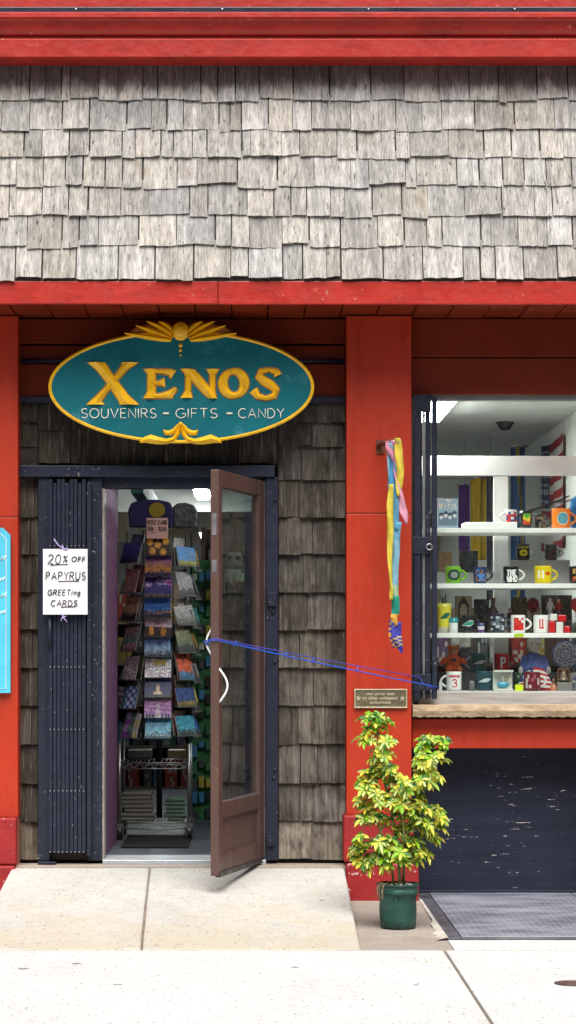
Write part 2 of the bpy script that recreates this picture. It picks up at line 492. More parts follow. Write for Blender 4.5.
def letter_mb(sts, y, r, n=6, mb=None):
    mb = mb or MB()
    for p in sts: mb.tube([(a, y, b) for a, b in p], r, n)
    return mb


def inked(sts, w):
    segs = [(Vector(p[i]), Vector(p[i + 1])) for p in sts for i in range(len(p) - 1)]

    def f(u, v):
        q = Vector((u, v))
        for a, b in segs:
            d = b - a; t = max(0, min(1, (q - a).dot(d) / max(d.length_squared, 1e-9)))
            if (a + d * t - q).length < w: return True
        return False
    return f


# ------------------------------------------------------------------ soft bodies (plush, doll) as one continuous skin
def blob(prims, voxel, smooth=4):
    """prims: (centre, radii, colour); merged into a single surface, coloured by the nearest prim"""
    mb = MB()
    for c, r, col in prims: mb.ell(c, r, None, 14, 10)
    me = bpy.data.meshes.new('tmp'); me.from_pydata(mb.v, [], mb.f)
    ob = bpy.data.objects.new('tmp', me); COL.objects.link(ob)
    md = ob.modifiers.new('r', 'REMESH'); md.mode = 'VOXEL'; md.voxel_size = voxel
    sm = ob.modifiers.new('s', 'SMOOTH'); sm.iterations = smooth; sm.factor = .5
    dg = bpy.context.evaluated_depsgraph_get(); ev = ob.evaluated_get(dg); m2 = ev.to_mesh()
    out = MB(); vs = [v.co.copy() for v in m2.vertices]; fs = [tuple(p.vertices) for p in m2.polygons]; cs = []
    for p in m2.polygons:
        c0 = p.center; best = None
        for c, r, col in prims:
            d = sum(((c0[k] - c[k]) / r[k]) ** 2 for k in range(3))
            if best is None or d < best[0]: best = (d, col)
        cs.append(best[1])
    ev.to_mesh_clear(); bpy.data.objects.remove(ob); bpy.data.meshes.remove(me)
    out.add(vs, fs, cs, True)
    return out


# ================================================================== GROUND
g = MB().add([(-400, -400, -.155), (400, -400, -.155), (400, 400, -.155), (-400, 400, -.155)], [(0, 1, 2, 3)]).build('ground', M_earth)
structure(g, 'grey ground spreading to the horizon', 'ground')
o = B(-40, 40, -13.6, -5.35, -.15, -.13).build('road', M_asph); structure(o, 'dark asphalt road in front of the sidewalk', 'road')
o = B(-40, 40, -24, -13.75, -.15, 0.0).build('far_sidewalk', M_side, bevel=.01); structure(o, 'pale concrete sidewalk across the road', 'sidewalk')
o = B(-40, 40, -5.35, -5.2, -.15, -.004).build('kerb', M_side, bevel=.015); structure(o, 'concrete kerb along the sidewalk edge', 'kerb')
# sidewalk flags with real joints between them
mb = MB()
jx = [-40, -12, -9.4, -6.8, -4.2, -1.63, .912, 3.5, 6.1, 8.7, 12, 40]
for a, b in zip(jx[:-1], jx[1:]):
    mb.box(a + .006, b - .006, -5.2, -2.054, -.1, 0)
o = mb.build('sidewalk', M_side, bevel=.006); structure(o, 'bright pale concrete sidewalk with one long joint', 'sidewalk')
o = B(-40, 40, -5.2, -1.0, -.15, -.012).build('sidewalk_bed', M_seam); structure(o, 'dark bedding showing in the sidewalk joints', 'sidewalk')
# stained patch beside the ramp, rising a little to the wall
mb = MB().extrude_x([(-2.045, -.1), (-2.045, .0), (-1.7, .003), (.3, .017), (.3, -.1)], .42, .957)
o = mb.build('stained_paving', M_patch, bevel=.006); structure(o, 'brown stained concrete patch under the potted plant', 'paving')
mb = MB().extrude_x([(-2.045, -.1), (-2.045, .0), (-1.72, .002), (-1.72, -.1)], .959, 6)
mb.extrude_x([(-2.045, -.1), (-2.045, 0), (.3, .012), (.3, -.1)], -8, -1.27)
mb.extrude_x([(-1.72, -.1), (-1.72, .002), (.3, .012), (.3, -.1)], 2.6, 6)
o = mb.build('pavement_margin', M_side); structure(o, 'pale concrete margin between the sidewalk and the shopfront', 'paving')
# entry ramp: two slabs either side of a joint, convex towards the foot
mb = MB()
def ramp_slab(xa0, xa1, xb0, xb1):
    prof = [(-.17, .188), (-.6, .148), (-1.05, .098), (-1.4, .061), (-1.8, .022), (-2.042, .003)]
    n = len(prof); vs = []
    for i, (y, z) in enumerate(prof):
        t = i / (n - 1); l = xa0 + (xa1 - xa0) * t; r = xb0 + (xb1 - xb0) * t
        vs += [(l, y, z), (r, y, z), (l, y, -.1), (r, y, -.1)]
    fs = [(1, 0, 2, 3)]
    for i in range(n - 1):
        a = i * 4; b = a + 4
        fs += [(a, a + 1, b + 1, b), (a + 1, a + 3, b + 3, b + 1), (a + 2, a, b, b + 2)]
    fs.append(((n - 1) * 4, (n - 1) * 4 + 1, (n - 1) * 4 + 3, (n - 1) * 4 + 2))
    mb.add(vs, fs)
ramp_slab(-1.265, -1.262, -.519, -.476)
ramp_slab(-.512, -.469, .538, .53)
o = mb.build('entry_ramp', M_ramp, bevel=.012); structure(o, 'cream concrete ramp sloping up to the shop door', 'ramp')
o = MB().box(-.53, -.45, -2.0, -.2, -.05, .0).add([(-.54, -.17, .176), (-.5, -.17, .176), (-.45, -2.03, -.004), (-.5, -2.03, -.004)], [(0, 3, 2, 1)]).build('ramp_joint', M_seam)
structure(o, 'dark joint splitting the entry ramp', 'joint')

# ================================================================== STOREFRONT
shop = thing('storefront', 'red shopfront with weathered shingle canopy, open brown door and display window', 'shop', (0, 0, 0))
XL, XR = -3.4, 3.4        # extent of the building
SOF = 3.185               # soffit height


def shakes(mb, x0, x1, rows, top, ysurf, wr, tone, sat=1., thick=.016, gap=(.0015, .006), jit=.012, skip=None, hue=(.955, .895), rag=.0019, bleach=()):
    """courses of split shakes. rows: butt heights from bottom; ysurf(z): y of the deck"""
    for ri, zb in enumerate(rows):
        zn = rows[ri + 1] if ri + 1 < len(rows) else top
        x = x0 - R.random() * wr[0] * (1 if ri % 2 else .3)
        first = True
        while x < x1:
            w = R.uniform(*wr)
            if R.random() < .22: w *= .5
            a = max(x, x0); b = min(x + w, x1); x += w + R.uniform(*gap)
            if b - a < .012: continue
            drop = R.gauss(0, jit)
            if R.random() < .10: drop -= jit * 2.0
            zlo = zb + drop; zhi = min(zn + .03, top)
            if ri + 1 < len(rows): zhi = zn + .035
            th = thick * R.uniform(.75, 1.45); lift = R.uniform(0, .004)
            if skip and skip((a + b) / 2, (zb + zn) / 2): continue
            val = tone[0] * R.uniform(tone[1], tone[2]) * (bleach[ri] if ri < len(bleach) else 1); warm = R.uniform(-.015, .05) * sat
            base = (val * (1 + warm), val * (hue[0] + warm * .3), val * (hue[1] - warm))
            n = max(2, int((b - a) / .022)); offs = [0]
            for k in range(n): offs.append(max(-.010, min(.010, offs[-1] + R.gauss(0, rag))))
            tiltx = R.gauss(0, .004)
            vs = []; fs = []; cs = []
            for k in range(n + 1):
                t = k / n; xx = a + (b - a) * t
                hz = th * (1 + R.uniform(-.2, .2)) + lift + tiltx * t
                zz = zlo + offs[k] + R.uniform(-.0015, .0015)
                yb = ysurf(zz); yt = ysurf(zhi)
                vs += [(xx, yb - hz, zz), (xx, yt - .004 - tiltx * t * .3, zhi), (xx, yb + .004, zz + .001)]
            for k in range(n):
                q = k * 3; p = q + 3; ct = R.uniform(.84, 1.08)
                fs.append((q, p, p + 1, q + 1)); cs.append(tuple(c * ct for c in base))
                fs.append((q + 2, p + 2, p, q)); cs.append(tuple(c * .8 for c in base))
            fs += [(0, 1, 2), (n * 3, n * 3 + 2, n * 3 + 1)]; cs += [base, base]
            mb.add(vs, fs, cs)


# --- canopy (mansard) -------------------------------------------------------
YF = -.58
roof = B(XL, XR, YF + .02, YF + .06, SOF + .01, SOF + .10).build('canopy_roof', M_deck, shop)
ZB, ZT = Z(279, -.6), Z(57, -.30)
KS = .30 / (ZT - ZB)
def yroof(z): return -.575 + (z - ZB) * KS
mb = MB().add([(XL, yroof(ZB - .01), ZB - .01), (XR, yroof(ZB - .01), ZB - .01), (XR, yroof(ZT + .1), ZT + .1), (XL, yroof(ZT + .1), ZT + .1),
               (XL, .1, ZB - .01), (XR, .1, ZB - .01), (XR, .1, ZT + .1), (XL, .1, ZT + .1)],
              [(0, 1, 2, 3), (4, 7, 6, 5), (0, 4, 5, 1), (3, 2, 6, 7), (0, 3, 7, 4), (1, 5, 6, 2)])
mb.build('roof_deck', M_deck, roof)
mb = MB()
rows = [Z(p, -.58 + i * .04) for i, p in enumerate((279, 246, 216, 186, 157, 130, 100))]
shakes(mb, XL, XR, rows, ZT + .03, yroof, (.07, .215), (.43, .76, 1.15), thick=.016, jit=.005, gap=(.002, .010), hue=(.962, .92))
mb.build('shingle_cladding', M_roofwood, roof)
# fascia below the shingles, in two lengths
mb = MB(); xs = X(218, YF)
mb.box(XL, xs - .001, YF, YF + .03, Z(304, YF), Z(281, YF)); mb.box(xs + .001, XR, YF - .001, YF + .03, Z(304, YF) - .002, Z(281, YF))
mb.build('fascia', M_redpeel, roof, bevel=.005)
# soffit boards running back to the wall
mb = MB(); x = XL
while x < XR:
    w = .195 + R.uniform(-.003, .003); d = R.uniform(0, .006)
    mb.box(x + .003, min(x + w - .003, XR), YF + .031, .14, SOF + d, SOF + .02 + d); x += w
mb.build('soffit', M_redshade, roof, bevel=.003)
B(XL, XR, YF + .031, .14, SOF + .03, SOF + .05).build('soffit_backing', M_dark, roof)
# cornice above the shingles
yc = -.47
def zc(py, y=-.47): return Z(py, y)
prof = [(yc, zc(57)), (yc, zc(39)), (yc + .012, zc(37.5)), (yc + .03, zc(37)), (yc + .03, zc(34.5)), (yc + .012, zc(34)), (yc - .005, zc(30)), (yc - .012, zc(26)),
        (yc - .022, zc(22)), (yc - .03, zc(20.5)), (yc - .05, zc(20)), (yc - .05, zc(14.5)), (0, zc(14.5)), (0, zc(57)), (yc + .03, zc(57)), (yc + .02, zc(56.8))]
MB().extrude_x(prof[::-1], XL, XR).build('cornice', M_redpeel, roof, bevel=.003)
B(XL, XR, yc - .04, .02, zc(14.4), zc(9)).build('flashing', M_flash, roof, bevel=.004)
for k in range(9): MB().ell((XL + .2 + k * .77, yc - .042, zc(11.5)), (.006, .004, .006)).build('screw', M_steel, roof)
B(XL, XR, yc - .012, .02, zc(8.8), zc(-4)).build('cornice_cap', M_redpeel, roof, bevel=.006)
# upper wall
B(XL, XR, -.06, .2, zc(8.8), 6.2).build('upper_wall', M_redshade, shop)

# --- pillars ---------------------------------------------------------------
YP = -.15


def pillar(x0, x1, pya, seam, plinth):
    p = B(x0 + .004, x1 - .004, YP + .006, .3, 0, SOF - .002).build('pillar', mat('pale_sealant', (.42, .12, .08), .6), shop)
    zs = Z(seam, YP)
    mb = MB()
    mb.box(x0, x1, YP, .29, Z(pya, YP) + .003, zs - .0025); mb.box(x0, x1, YP, .29, zs + .0025, SOF - .004)
    mb.build('panel', M_red, p, bevel=.004)
    if plinth:
        pl = B(plinth[0], plinth[1], YP - .045, .28, plinth[4], Z(pya, YP - .04)).build('plinth', M_redbase, p, bevel=.012, seg=3)
        B(plinth[2], plinth[3], YP - .065, .27, -.05, plinth[4] - .004).build('plinth_foot', M_redbase, p, bevel=.012, seg=3)
    return p


pillar(X(346.5, YP), X(411.5, YP), 815.5, 513.5, (X(343.5, YP - .04), X(414, YP - .04), X(346, YP - .06), X(419, YP - .06), Z(862.5, YP - .045)))
pillar(-1.62, X(18, YP), 818, 517, (-1.66, X(15.5, YP - .04) + .005, -1.67, X(15, YP - .06), Z(865, YP - .045)))
pillar(1.99, 2.36, 815.5, 513.5, (1.96, 2.38, 1.94, 2.4, Z(862.5, YP - .045)))
B(XL, -1.615, -.1, .3, -.05, SOF - .002).build('side_wall', M_red, shop)
B(2.355, XR, -.1, .3, -.05, SOF - .002).build('side_wall', M_red, shop)

# --- shingled wall round the door ----------------------------------------------
xl, xr = X(17, 0), X(345, 0)
dl, dr = X(39, 0), X(278, 0)          # outer edges of the door frame
ztop = Z(465, 0)
wall = MB().box(xl, dl + .004, .02, .14, .0, SOF).box(dr - .004, xr, .02, .14, .0, SOF).box(dl + .006, dr - .006, .021, .139, ztop - .01, SOF - .001).build('shingled_wall', M_deck, shop)
mb = MB()
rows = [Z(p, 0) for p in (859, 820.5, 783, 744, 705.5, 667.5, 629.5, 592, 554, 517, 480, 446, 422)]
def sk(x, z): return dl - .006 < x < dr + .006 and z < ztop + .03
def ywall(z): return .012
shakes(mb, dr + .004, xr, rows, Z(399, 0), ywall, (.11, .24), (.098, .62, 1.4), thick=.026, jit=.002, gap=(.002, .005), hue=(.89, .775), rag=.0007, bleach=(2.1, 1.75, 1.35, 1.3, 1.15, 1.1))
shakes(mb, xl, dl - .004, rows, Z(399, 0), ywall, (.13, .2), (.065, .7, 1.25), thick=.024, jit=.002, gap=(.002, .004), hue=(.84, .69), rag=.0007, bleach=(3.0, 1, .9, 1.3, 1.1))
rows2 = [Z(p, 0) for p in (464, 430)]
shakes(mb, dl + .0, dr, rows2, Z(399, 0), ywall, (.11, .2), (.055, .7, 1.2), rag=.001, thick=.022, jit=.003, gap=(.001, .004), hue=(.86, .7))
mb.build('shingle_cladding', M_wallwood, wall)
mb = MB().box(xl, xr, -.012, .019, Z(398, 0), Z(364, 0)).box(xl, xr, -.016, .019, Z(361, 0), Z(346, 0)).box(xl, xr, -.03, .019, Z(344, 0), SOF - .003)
mb.build('transom_boards', M_redshade, wall, bevel=.004)
MB().tube([(xl, -.035, Z(361, -.03)), (xr, -.035, Z(361, -.03))], .011, 10).build('conduit', M_navy, wall)
B(xl, xr, -.03, .018, Z(403, 0), Z(397, 0)).build('transom_rail', M_navy, wall, bevel=.003)

# --- door frame --------------------------------------------------------------
fr = MB().box(X(19.5, -.06), X(275, -.06), -.07, .019, Z(477, -.06), Z(465.5, -.06)).build('door_frame', M_navy, shop, bevel=.004)
B(X(38, -.05), X(50, -.05), -.05, .12, Z(861, -.05), Z(477.3, -.05)).build('post', M_navy, fr, bevel=.004)
B(X(87.5, -.05), X(102.5, -.05), -.042, .12, Z(861, -.05), Z(477.3, -.05)).build('post', M_navy, fr, bevel=.004)
rp = B(X(265.5, -.05), X(278, -.05), -.05, .12, Z(860.5, -.05), Z(477.3, -.05)).build('post', M_navy, fr, bevel=.004)
for py in (500, 612, 650, 662, 770, 778):
    MB().ell((X(273 + (py % 3), -.052), -.052, Z(py, -.052)), (.011, .012, .011)).build('bolt', M_navy, rp)
B(X(268, -.07), X(276, -.07), -.075, -.049, Z(606, -.07), Z(592, -.07)).build('keeper', M_navy, rp, bevel=.002)
B(X(267, -.07), X(275, -.07), -.072, -.049, Z(846, -.07), Z(836, -.07)).build('keeper', M_navy, rp, bevel=.002)
B(X(103, 0), X(265, 0), -.02, .11, Z(488, 0), Z(477.3, 0) + .0).build('head_jamb', M_navy, fr, bevel=.003)
B(X(102.4, -.045), X(104.4, -.045), -.047, .11, Z(861, -.045), Z(488.5, -.045)).build('door_stop', mat('grey_metal_trim', (.33, .29, .27), .45, .5, var=.3, vs=20), fr)
B(X(50, 0), X(87.5, 0), .0, .1, Z(860, 0), Z(477.5, 0)).build('backing_panel', M_wallwood if False else M_deck, fr)
B(X(103, -.04), X(266, -.04), -.09, .2, .15, Z(859, -.04)).build('threshold', mat('worn_threshold_metal', (.46, .49, .53), .45, .4, var=.25, vs=20, stretch=(.3, 3, 1), dirt=((.12, .12, .13, 1), 8)), fr, bevel=.004)
# landing slab in front of the frame
B(X(17, -.1), X(347, -.1), -.169, .02, -.05, .196).build('landing', concrete_mat('landing_concrete', (.34, .29, .24), .4, False), fr, bevel=.006)

# --- the open door -------------------------------------------------------------
DW, DT, DA = .862, .045, radians(16.2)
hx, hy = X(264.5, -.03), -.035
DM = Matrix(((-sin(DA), cos(DA), 0, hx), (-cos(DA), -sin(DA), 0, hy), (0, 0, 1, 0), (0, 0, 0, 1)))   # local: x along the leaf, y outwards
z0, z1 = .214, 2.292
mb = MB()
mb.box(0, .105, -DT, 0, z0, z1); mb.box(DW - .062, DW, -DT, 0, z0, z1)
mb.box(.1052, DW - .0622, -DT + .001, -.001, z1 - .085, z1 - .0005); mb.box(.1052, DW - .0622, -DT + .001, -.001, .505, .585)
mb.box(.1052, DW - .0622, -DT + .001, -.001, z0 + .0005, .315)
door = mb.build('door', M_brown, shop, bevel=.004, M=DM)
B(.10, DW - .058, -.030, -.016, .31, .51).build('kick_panel', M_brown, door, M=DM)
mb = MB()
for za, zb in ((.315, .323), (.497, .505)): mb.box(.1055, DW - .0625, -.016, -.006, za, zb)
mb.build('panel_bead', M_brown, door, bevel=.002, M=DM)
B(.10, DW - .058, -.028, -.020, .58, z1 - .08).build('glass_pane', M_doorglass, door, M=DM)
mb = MB().box(.1055, DW - .0625, -.012, -.003, .5855, .595)
mb.build('glazing_bead', M_steel, door, M=DM)
B(-.006, .002, -.03, .004, z0, z1).build('hinge_strip', M_steel, door, M=DM)
B(.02, DW - .005, -.02, .006, z0 - .006, z0 + .02).build('door_sweep', M_black, door, M=DM)
for za, zb in ((Z(535, -.87), Z(513, -.87)), (Z(572, -.87), Z(560, -.87))): B(DW, DW + .0015, -.036, -.012, za, zb).build('latch_plate', M_steel, door, M=DM)
def pull(zc_, side, u, bul, ln):
    pts = []
    for i in range(13):
        t = i / 12; pts.append((u, (side * (bul * sin(pi * t))) + (-.004 if side > 0 else -DT + .004), zc_ - ln / 2 + ln * t))
    return MB().tube(pts, .0055, 8).build('handle', M_white, door, M=DM)
pull(Z(642, -.84), -1, DW - .03, .034, .15)
pull(Z(685.5, -.84), 1, DW - .014, .046, .175)

# --- window bay ------------------------------------------------------------------
wx0, wx1 = X(411, 0), 1.995
yl = -.045
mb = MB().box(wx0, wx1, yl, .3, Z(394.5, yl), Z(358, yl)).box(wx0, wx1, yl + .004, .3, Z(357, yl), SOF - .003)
mb.build('lintel', M_redshade, shop, bevel=.004)
win = MB().box(wx0, wx1, -.012, .05, Z(400.5, 0), Z(395, 0)).box(wx0, wx0 + .03, -.011, .049, Z(705, 0), Z(401, 0)).box(wx1 - .03, wx1, -.011, .049, Z(705, 0), Z(401, 0)).build('window', mat('grey_window_frame', (.22, .23, .22), .5, .3, var=.2), shop, bevel=.003)
B(wx0 + .028, X(497, .02) - .001, .014, .022, Z(694, 0), Z(400, 0)).build('pane', M_glass, win)
B(X(497, .02) + .001, wx1 - .028, .014, .022, Z(694, 0), Z(400, 0)).build('pane', M_glass, win)
B(wx0 + .03, wx1 - .03, -.03, .06, Z(705.5, -.02), Z(692, -.02)).build('base_rail', mat('grey_base_rail', (.36, .35, .33), .6, .1, var=.3, vs=7, stretch=(.5, 1, 5)), win, bevel=.004)
# stone sill with an uneven lower edge
ys = -.165
mb = MB(); nseg = 70; a = X(413, ys)
vs = []; fs = []
for i in range(nseg + 1):
    x = a + (wx1 - .004 - a) * i / nseg
    zb = Z(717, ys) + R.uniform(-.0035, .0035); fy = ys + R.uniform(-.004, .004)
    vs += [(x, .06, Z(705, ys) + .004), (x, fy + .004, Z(705.5, ys)), (x, fy, (Z(705, ys) + zb) / 2), (x, fy + .01, zb), (x, .06, zb + .004)]
for i in range(nseg):
    for k in range(4):
        q = i * 5 + k; fs.append((q, q + 5, q + 6, q + 1))
fs += [(0, 1, 2, 3, 4), tuple(nseg * 5 + k for k in (4, 3, 2, 1, 0))]
mb.add(vs, fs, None, False); mb.build('window_sill', M_stone, shop)
B(wx0, wx1, -.07, .3, Z(748.5, -.07), Z(719, -.07)).build('apron', M_red, shop, bevel=.005)
B(wx0, wx1, .18, .24, -.05, Z(748.5, -.07) + .002).build('stall_riser', M_navychip, shop)
B(wx0, wx1, .165, .181, -.02, .03).build('riser_skirt', M_navychip, shop, bevel=.003)

# --- interior shell ----------------------------------------------------------------
FL, CE, YB, IL = .208, 2.80, 10.5, -2.3
mb = B(IL, 1.998, .201, YB, .1, FL); mb.build('shop_floor', M_carpet, shop)
B(IL, 1.998, .141, YB, CE, SOF + .3).build('ceiling', M_ceil, shop)
B(IL, 1.998, YB, YB + .05, .1, CE).build('back_wall', M_tan, shop)
B(1.998, 2.05, .305, YB, .1, CE).build('side_wall', mat('pale_wall_paint', (.66, .66, .62), .8, var=.05), shop)
B(IL - .05, IL, .145, YB, .1, CE).build('side_wall', M_dark, shop)
B(IL, X(103, .1), .145, .25, FL, CE - .002).build('inner_wall', M_dark, shop)
B(X(103, .1) - .06, X(103, .1) + .008, .251, 1.4, FL, CE - .002).build('entry_wall', M_purple, shop, bevel=.004)
B(IL, X(103, .1) - .01, 1.41, 1.5, FL, CE - .002).build('inner_wall', M_dark, shop)
B(X(268, .2), wx0, .141, .2, FL, CE - .002).build('inner_wall', M_dark, shop)
B(IL, .62, 7.0, 7.08, FL, 2.28).build('inner_wall', M_dark, shop)  # dark partition added to deepen the gloom behind the rack
B(X(103, .2), X(268, .2), .141, .2, 2.31, CE - .002).build('inner_wall', M_dark, shop)
B(wx0, wx1, .242, .3, .1, .98).build('inner_wall', M_dark, shop)
MB().box(-.74, -.66, 2.2, 6., 2.38, 2.50).build('ceiling_beam', mat('teal_beam_paint', (.02, .12, .11), .6), shop)
B(-1.2, 2.0, 6.6, 6.75, 2.52, CE - .002).build('ceiling_beam', M_ceil, shop)


# ================================================================== CEILING LAMPS
def lamp(x0, x1, y0, y1, zb, label):
    t = thing('ceiling_light', label, 'ceiling light', ((x0 + x1) / 2, (y0 + y1) / 2, CE), 'fluorescent lights on the shop ceiling')
    B(x0, x1, y0, y1, zb + .004, CE - .001).build('housing', M_white, t, bevel=.003)
    B(x0 + .02, x1 - .02, y0 + .02, y1 - .02, zb - .012, zb + .003).build('diffuser', M_lamp, t, bevel=.003)
lamp(.96, X(449, .8), .24, 1.25, 2.755, 'lit fluorescent light seen through the window top beside the folded gate')
lamp(X(194, 6), X(211, 6), 4.6, 6.4, 2.62, 'nearer lit fluorescent light seen through the doorway top')
lamp(X(200, 8.5), X(212, 8.5), 7.8, 9.6, 2.40, 'farther lit fluorescent light lower behind the doorway')
lamp(-.53, -.43, .42, .58, 2.755, 'added fluorescent light, unseen behind the doorway head, lighting the postcard rack')  # extra lamp, out of view, added to brighten the postcards
t = thing('smoke_detector', 'small dark dome on the ceiling behind the window glass', 'smoke detector', (1.64, 1.8, CE))
MB().lathe([(0, -.055), (.03, -.05), (.046, -.026), (.05, 0)], 1.64, 1.8, CE, 20).build('dome', M_black, t)
MB().lathe([(.05, -.012), (.058, -.012), (.058, -.001), (0, -.001)], 1.64, 1.8, CE, 20).build('base_ring', M_dark, t)

# ================================================================== HANGING SIGN
YS = -.25
def sx(px): return X(px, YS)
def sz(py): return Z(py, YS)
sign = thing('shop_sign', 'teal oval shop sign with gold letters over the door', 'sign', (sx(181), YS + .03, sz(443)))
cx_, cz_ = sx(181.3), sz(387); rx, rz = 132 / S(YS), 55.5 / S(YS)
def oval(k, n=72): return [(cx_ + rx * k * cos(2 * pi * i / n), cz_ + (rz - (1 - k) * rx) * sin(2 * pi * i / n)) for i in range(n)]
MB().prism(oval(1.0), YS, YS + .045).build('sign_board', M_teal, sign, bevel=.004)
mb = MB().ridge(oval(.995), .017, YS - .001, .007, True); mb.build('gold_rim', M_gold, sign)
def P(*a): return [(sx(p), sz(q)) for p, q in a]
def wpx(*a): return [v / S(YS) for v in a]
LY, LH = YS - .001, .021
class LB(MB):  # each letter gets an amber edge that paints in carved-flank shade
    def __init__(s): super().__init__(); s.edge = MB()
    def ridge(s, pts, ws, y0, h, *a, **k):
        MB.ridge(s, pts, ws, y0, h, *a, **k)
        s.edge.ridge(pts, [w + .013 for w in (ws if isinstance(ws, list) else [ws] * len(pts))], y0 + .0012, .006, *a, **k)
    def build(s, name, m, parent=None, **k):
        o = MB.build(s, name, m, parent, **k); s.edge.build('shade_edge', M_amber, o); return o
# X
mb = LB()
mb.ridge(P((96, 362.5), (101, 366.5), (107, 375), (115, 386), (123.5, 398), (129.5, 404.7)), wpx(17, 11, 10, 10, 11, 19), LY, LH * 1.2, hcut=True)
mb.ridge(P((130, 362.5), (125, 367), (117, 377), (105, 391), (98.5, 399), (95.5, 404.7)), wpx(17, 7, 5.5, 5.5, 7.5, 18), LY - .001, LH, hcut=True)
mb.build('letter', M_gold, sign)
# E
mb = LB()
mb.ridge(P((150, 369), (151.5, 374), (151.5, 392), (150, 398.3)), wpx(13, 8, 8, 13), LY, LH, hcut=True)
mb.ridge(P((147, 371), (160, 371.2), (169, 372), (173.5, 375)), wpx(3.5, 4, 6, 9), LY - .001, LH * .7)
mb.ridge(P((152, 383.5), (160, 383), (165, 382.5)), wpx(4, 4.5, 9), LY - .0005, LH * .7)
mb.ridge(P((146, 396.2), (160, 396), (170, 394.6), (176.5, 388)), wpx(4, 4.5, 8, 3), LY - .001, LH * .7)
mb.build('letter', M_gold, sign)
# N
mb = LB()
mb.ridge(P((187.5, 370), (188.5, 376), (188, 391), (186.5, 398)), wpx(10, 5.5, 5.5, 12), LY, LH * .8, hcut=True)
mb.ridge(P((186, 369), (191, 373), (198, 380.5), (207, 391), (213, 398.5)), wpx(11, 9, 9.5, 9, 8), LY - .001, LH * 1.1, hcut=True)
mb.ridge(P((213, 369), (212.5, 375), (212.5, 392), (213, 398.3)), wpx(13, 5.5, 5.5, 7), LY, LH * .8, hcut=True)
mb.build('letter', M_gold, sign)
# O
mb = LB(); n_ = 36
pts = [(233.7 + 10.8 * cos(2 * pi * i / n_), 383.4 - 12 * sin(2 * pi * i / n_)) for i in range(n_)]
mb.ridge(P(*pts), wpx(*[5.5 + 3.6 * abs(cos(2 * pi * i / n_ - .25)) ** 1.3 for i in range(n_)]), LY, LH, True)
mb.build('letter', M_gold, sign)
# S
mb = LB()
mb.ridge(P((278, 375.5), (276, 371.5), (269, 369.6), (261, 371.5), (259, 376.5), (264, 381), (271, 385), (276, 390), (274, 396), (266, 398.2), (258, 396.3), (253.5, 390)),
         wpx(8, 6, 4, 6, 7.5, 8.5, 8.5, 7.5, 6, 4.2, 6, 9), LY, LH)
mb.build('letter', M_gold, sign)
# white line of lettering
for txt, a, b in (('SOUVENIRS', 81.5, 156), ('GIFTS', 176, 217), ('CANDY', 238.5, 284)):
    letter_mb(strokes(txt, sx(a), sz(418), 9.3 / S(YS), .24, (b - a) / S(YS)), YS - .003, .0028, 6).build('lettering', M_letterwhite, sign)
for a in (163, 226.5): MB().tube([(sx(a), YS - .003, sz(413.5)), (sx(a + 6), YS - .003, sz(413.5))], .0055, 6).build('dash', M_letterwhite, sign)
# crest: shell and feather sweeps
mb = MB()
mb.ell((sx(180.7), YS - .008, sz(331.5)), (9 / S(YS), .022, 9.5 / S(YS)))
mb.ell((sx(180.7), YS - .022, sz(331)), (5.5 / S(YS), .014, 6 / S(YS)))
mb.build('crest_shell', M_gold, sign)
for sd in (-1, 1):
    mb = MB()
    def Q(*a): return [(sx(180.7 + sd * p), sz(q)) for p, q in a]
    for k, (p0, p1, p2) in enumerate((((6.5, 335), (10, 325), (22, 321.6)), ((7.5, 337), (17, 327), (34, 321.4)), ((8.5, 338.8), (24, 332), (45, 325.5)), ((9.5, 340.4), (30, 337.5), (56, 333.3)))):
        bz = [tuple((1 - u) ** 2 * p0[q] + 2 * u * (1 - u) * p1[q] + u * u * p2[q] for q in (0, 1)) for u in [i / 9 for i in range(10)]]
        mb.ridge(Q(*bz), wpx(*[1.2 + 4.6 * sin(pi * min(1, .12 + i / 9 * .9)) ** .8 for i in range(10)]), YS + .001, .024)
    mb.build('crest_wing', M_gold, sign)
    mb = MB(); mb.prism([(x_, z_) for x_, z_ in (Q((8, 341), (46, 336.5), (54, 333.5), (44, 327), (31, 324), (19, 324), (8, 333)) if sd < 0 else Q((8, 333), (19, 324), (31, 324), (44, 327), (54, 333.5), (46, 336.5), (8, 341)))][::-1], YS + .0025, YS + .03)
    mb.build('crest_backing', M_amber, sign, bevel=.002)
mb = MB()
for k, py in enumerate((345.5, 350.5, 355.2)): mb.ell((sx(180.6), YS - .003, sz(py)), (.0115 - k * .0025, .008, .0115 - k * .0025))
mb.build('crest_beads', M_gold, sign)
for sd in (-1, 1):
    mb = MB()
    mb.ridge([(sx(180.7 + sd * p), sz(q)) for p, q in ((41, 442.6), (36, 440), (30, 439), (22, 440.8), (14, 441.5), (7, 439.3), (3, 434), (.8, 426))], wpx(1, 6, 9, 7.5, 5.5, 5, 4.5, 3), YS - .001, .018)
    mb.ridge([(sx(180.7 + sd * p), sz(q)) for p, q in ((17.5, 430), (15, 432.8), (10.5, 433), (6, 430.5), (3.2, 426.5), (.8, 423.5))], wpx(1, 5, 5.5, 5, 4, 2), YS - .0015, .015)
    mb.build('scroll', M_gold, sign)
MB().ell((sx(180.7), YS - .006, sz(424)), (.012, .01, .012)).build('scroll_bead', M_gold, sign)
mb = MB()
for px in (110, 252):
    mb.tube([(sx(px), YS + .044, sz(360)), (sx(px), -.02, sz(356))], .012, 8)
mb.build('wall_bracket', M_black, sign)

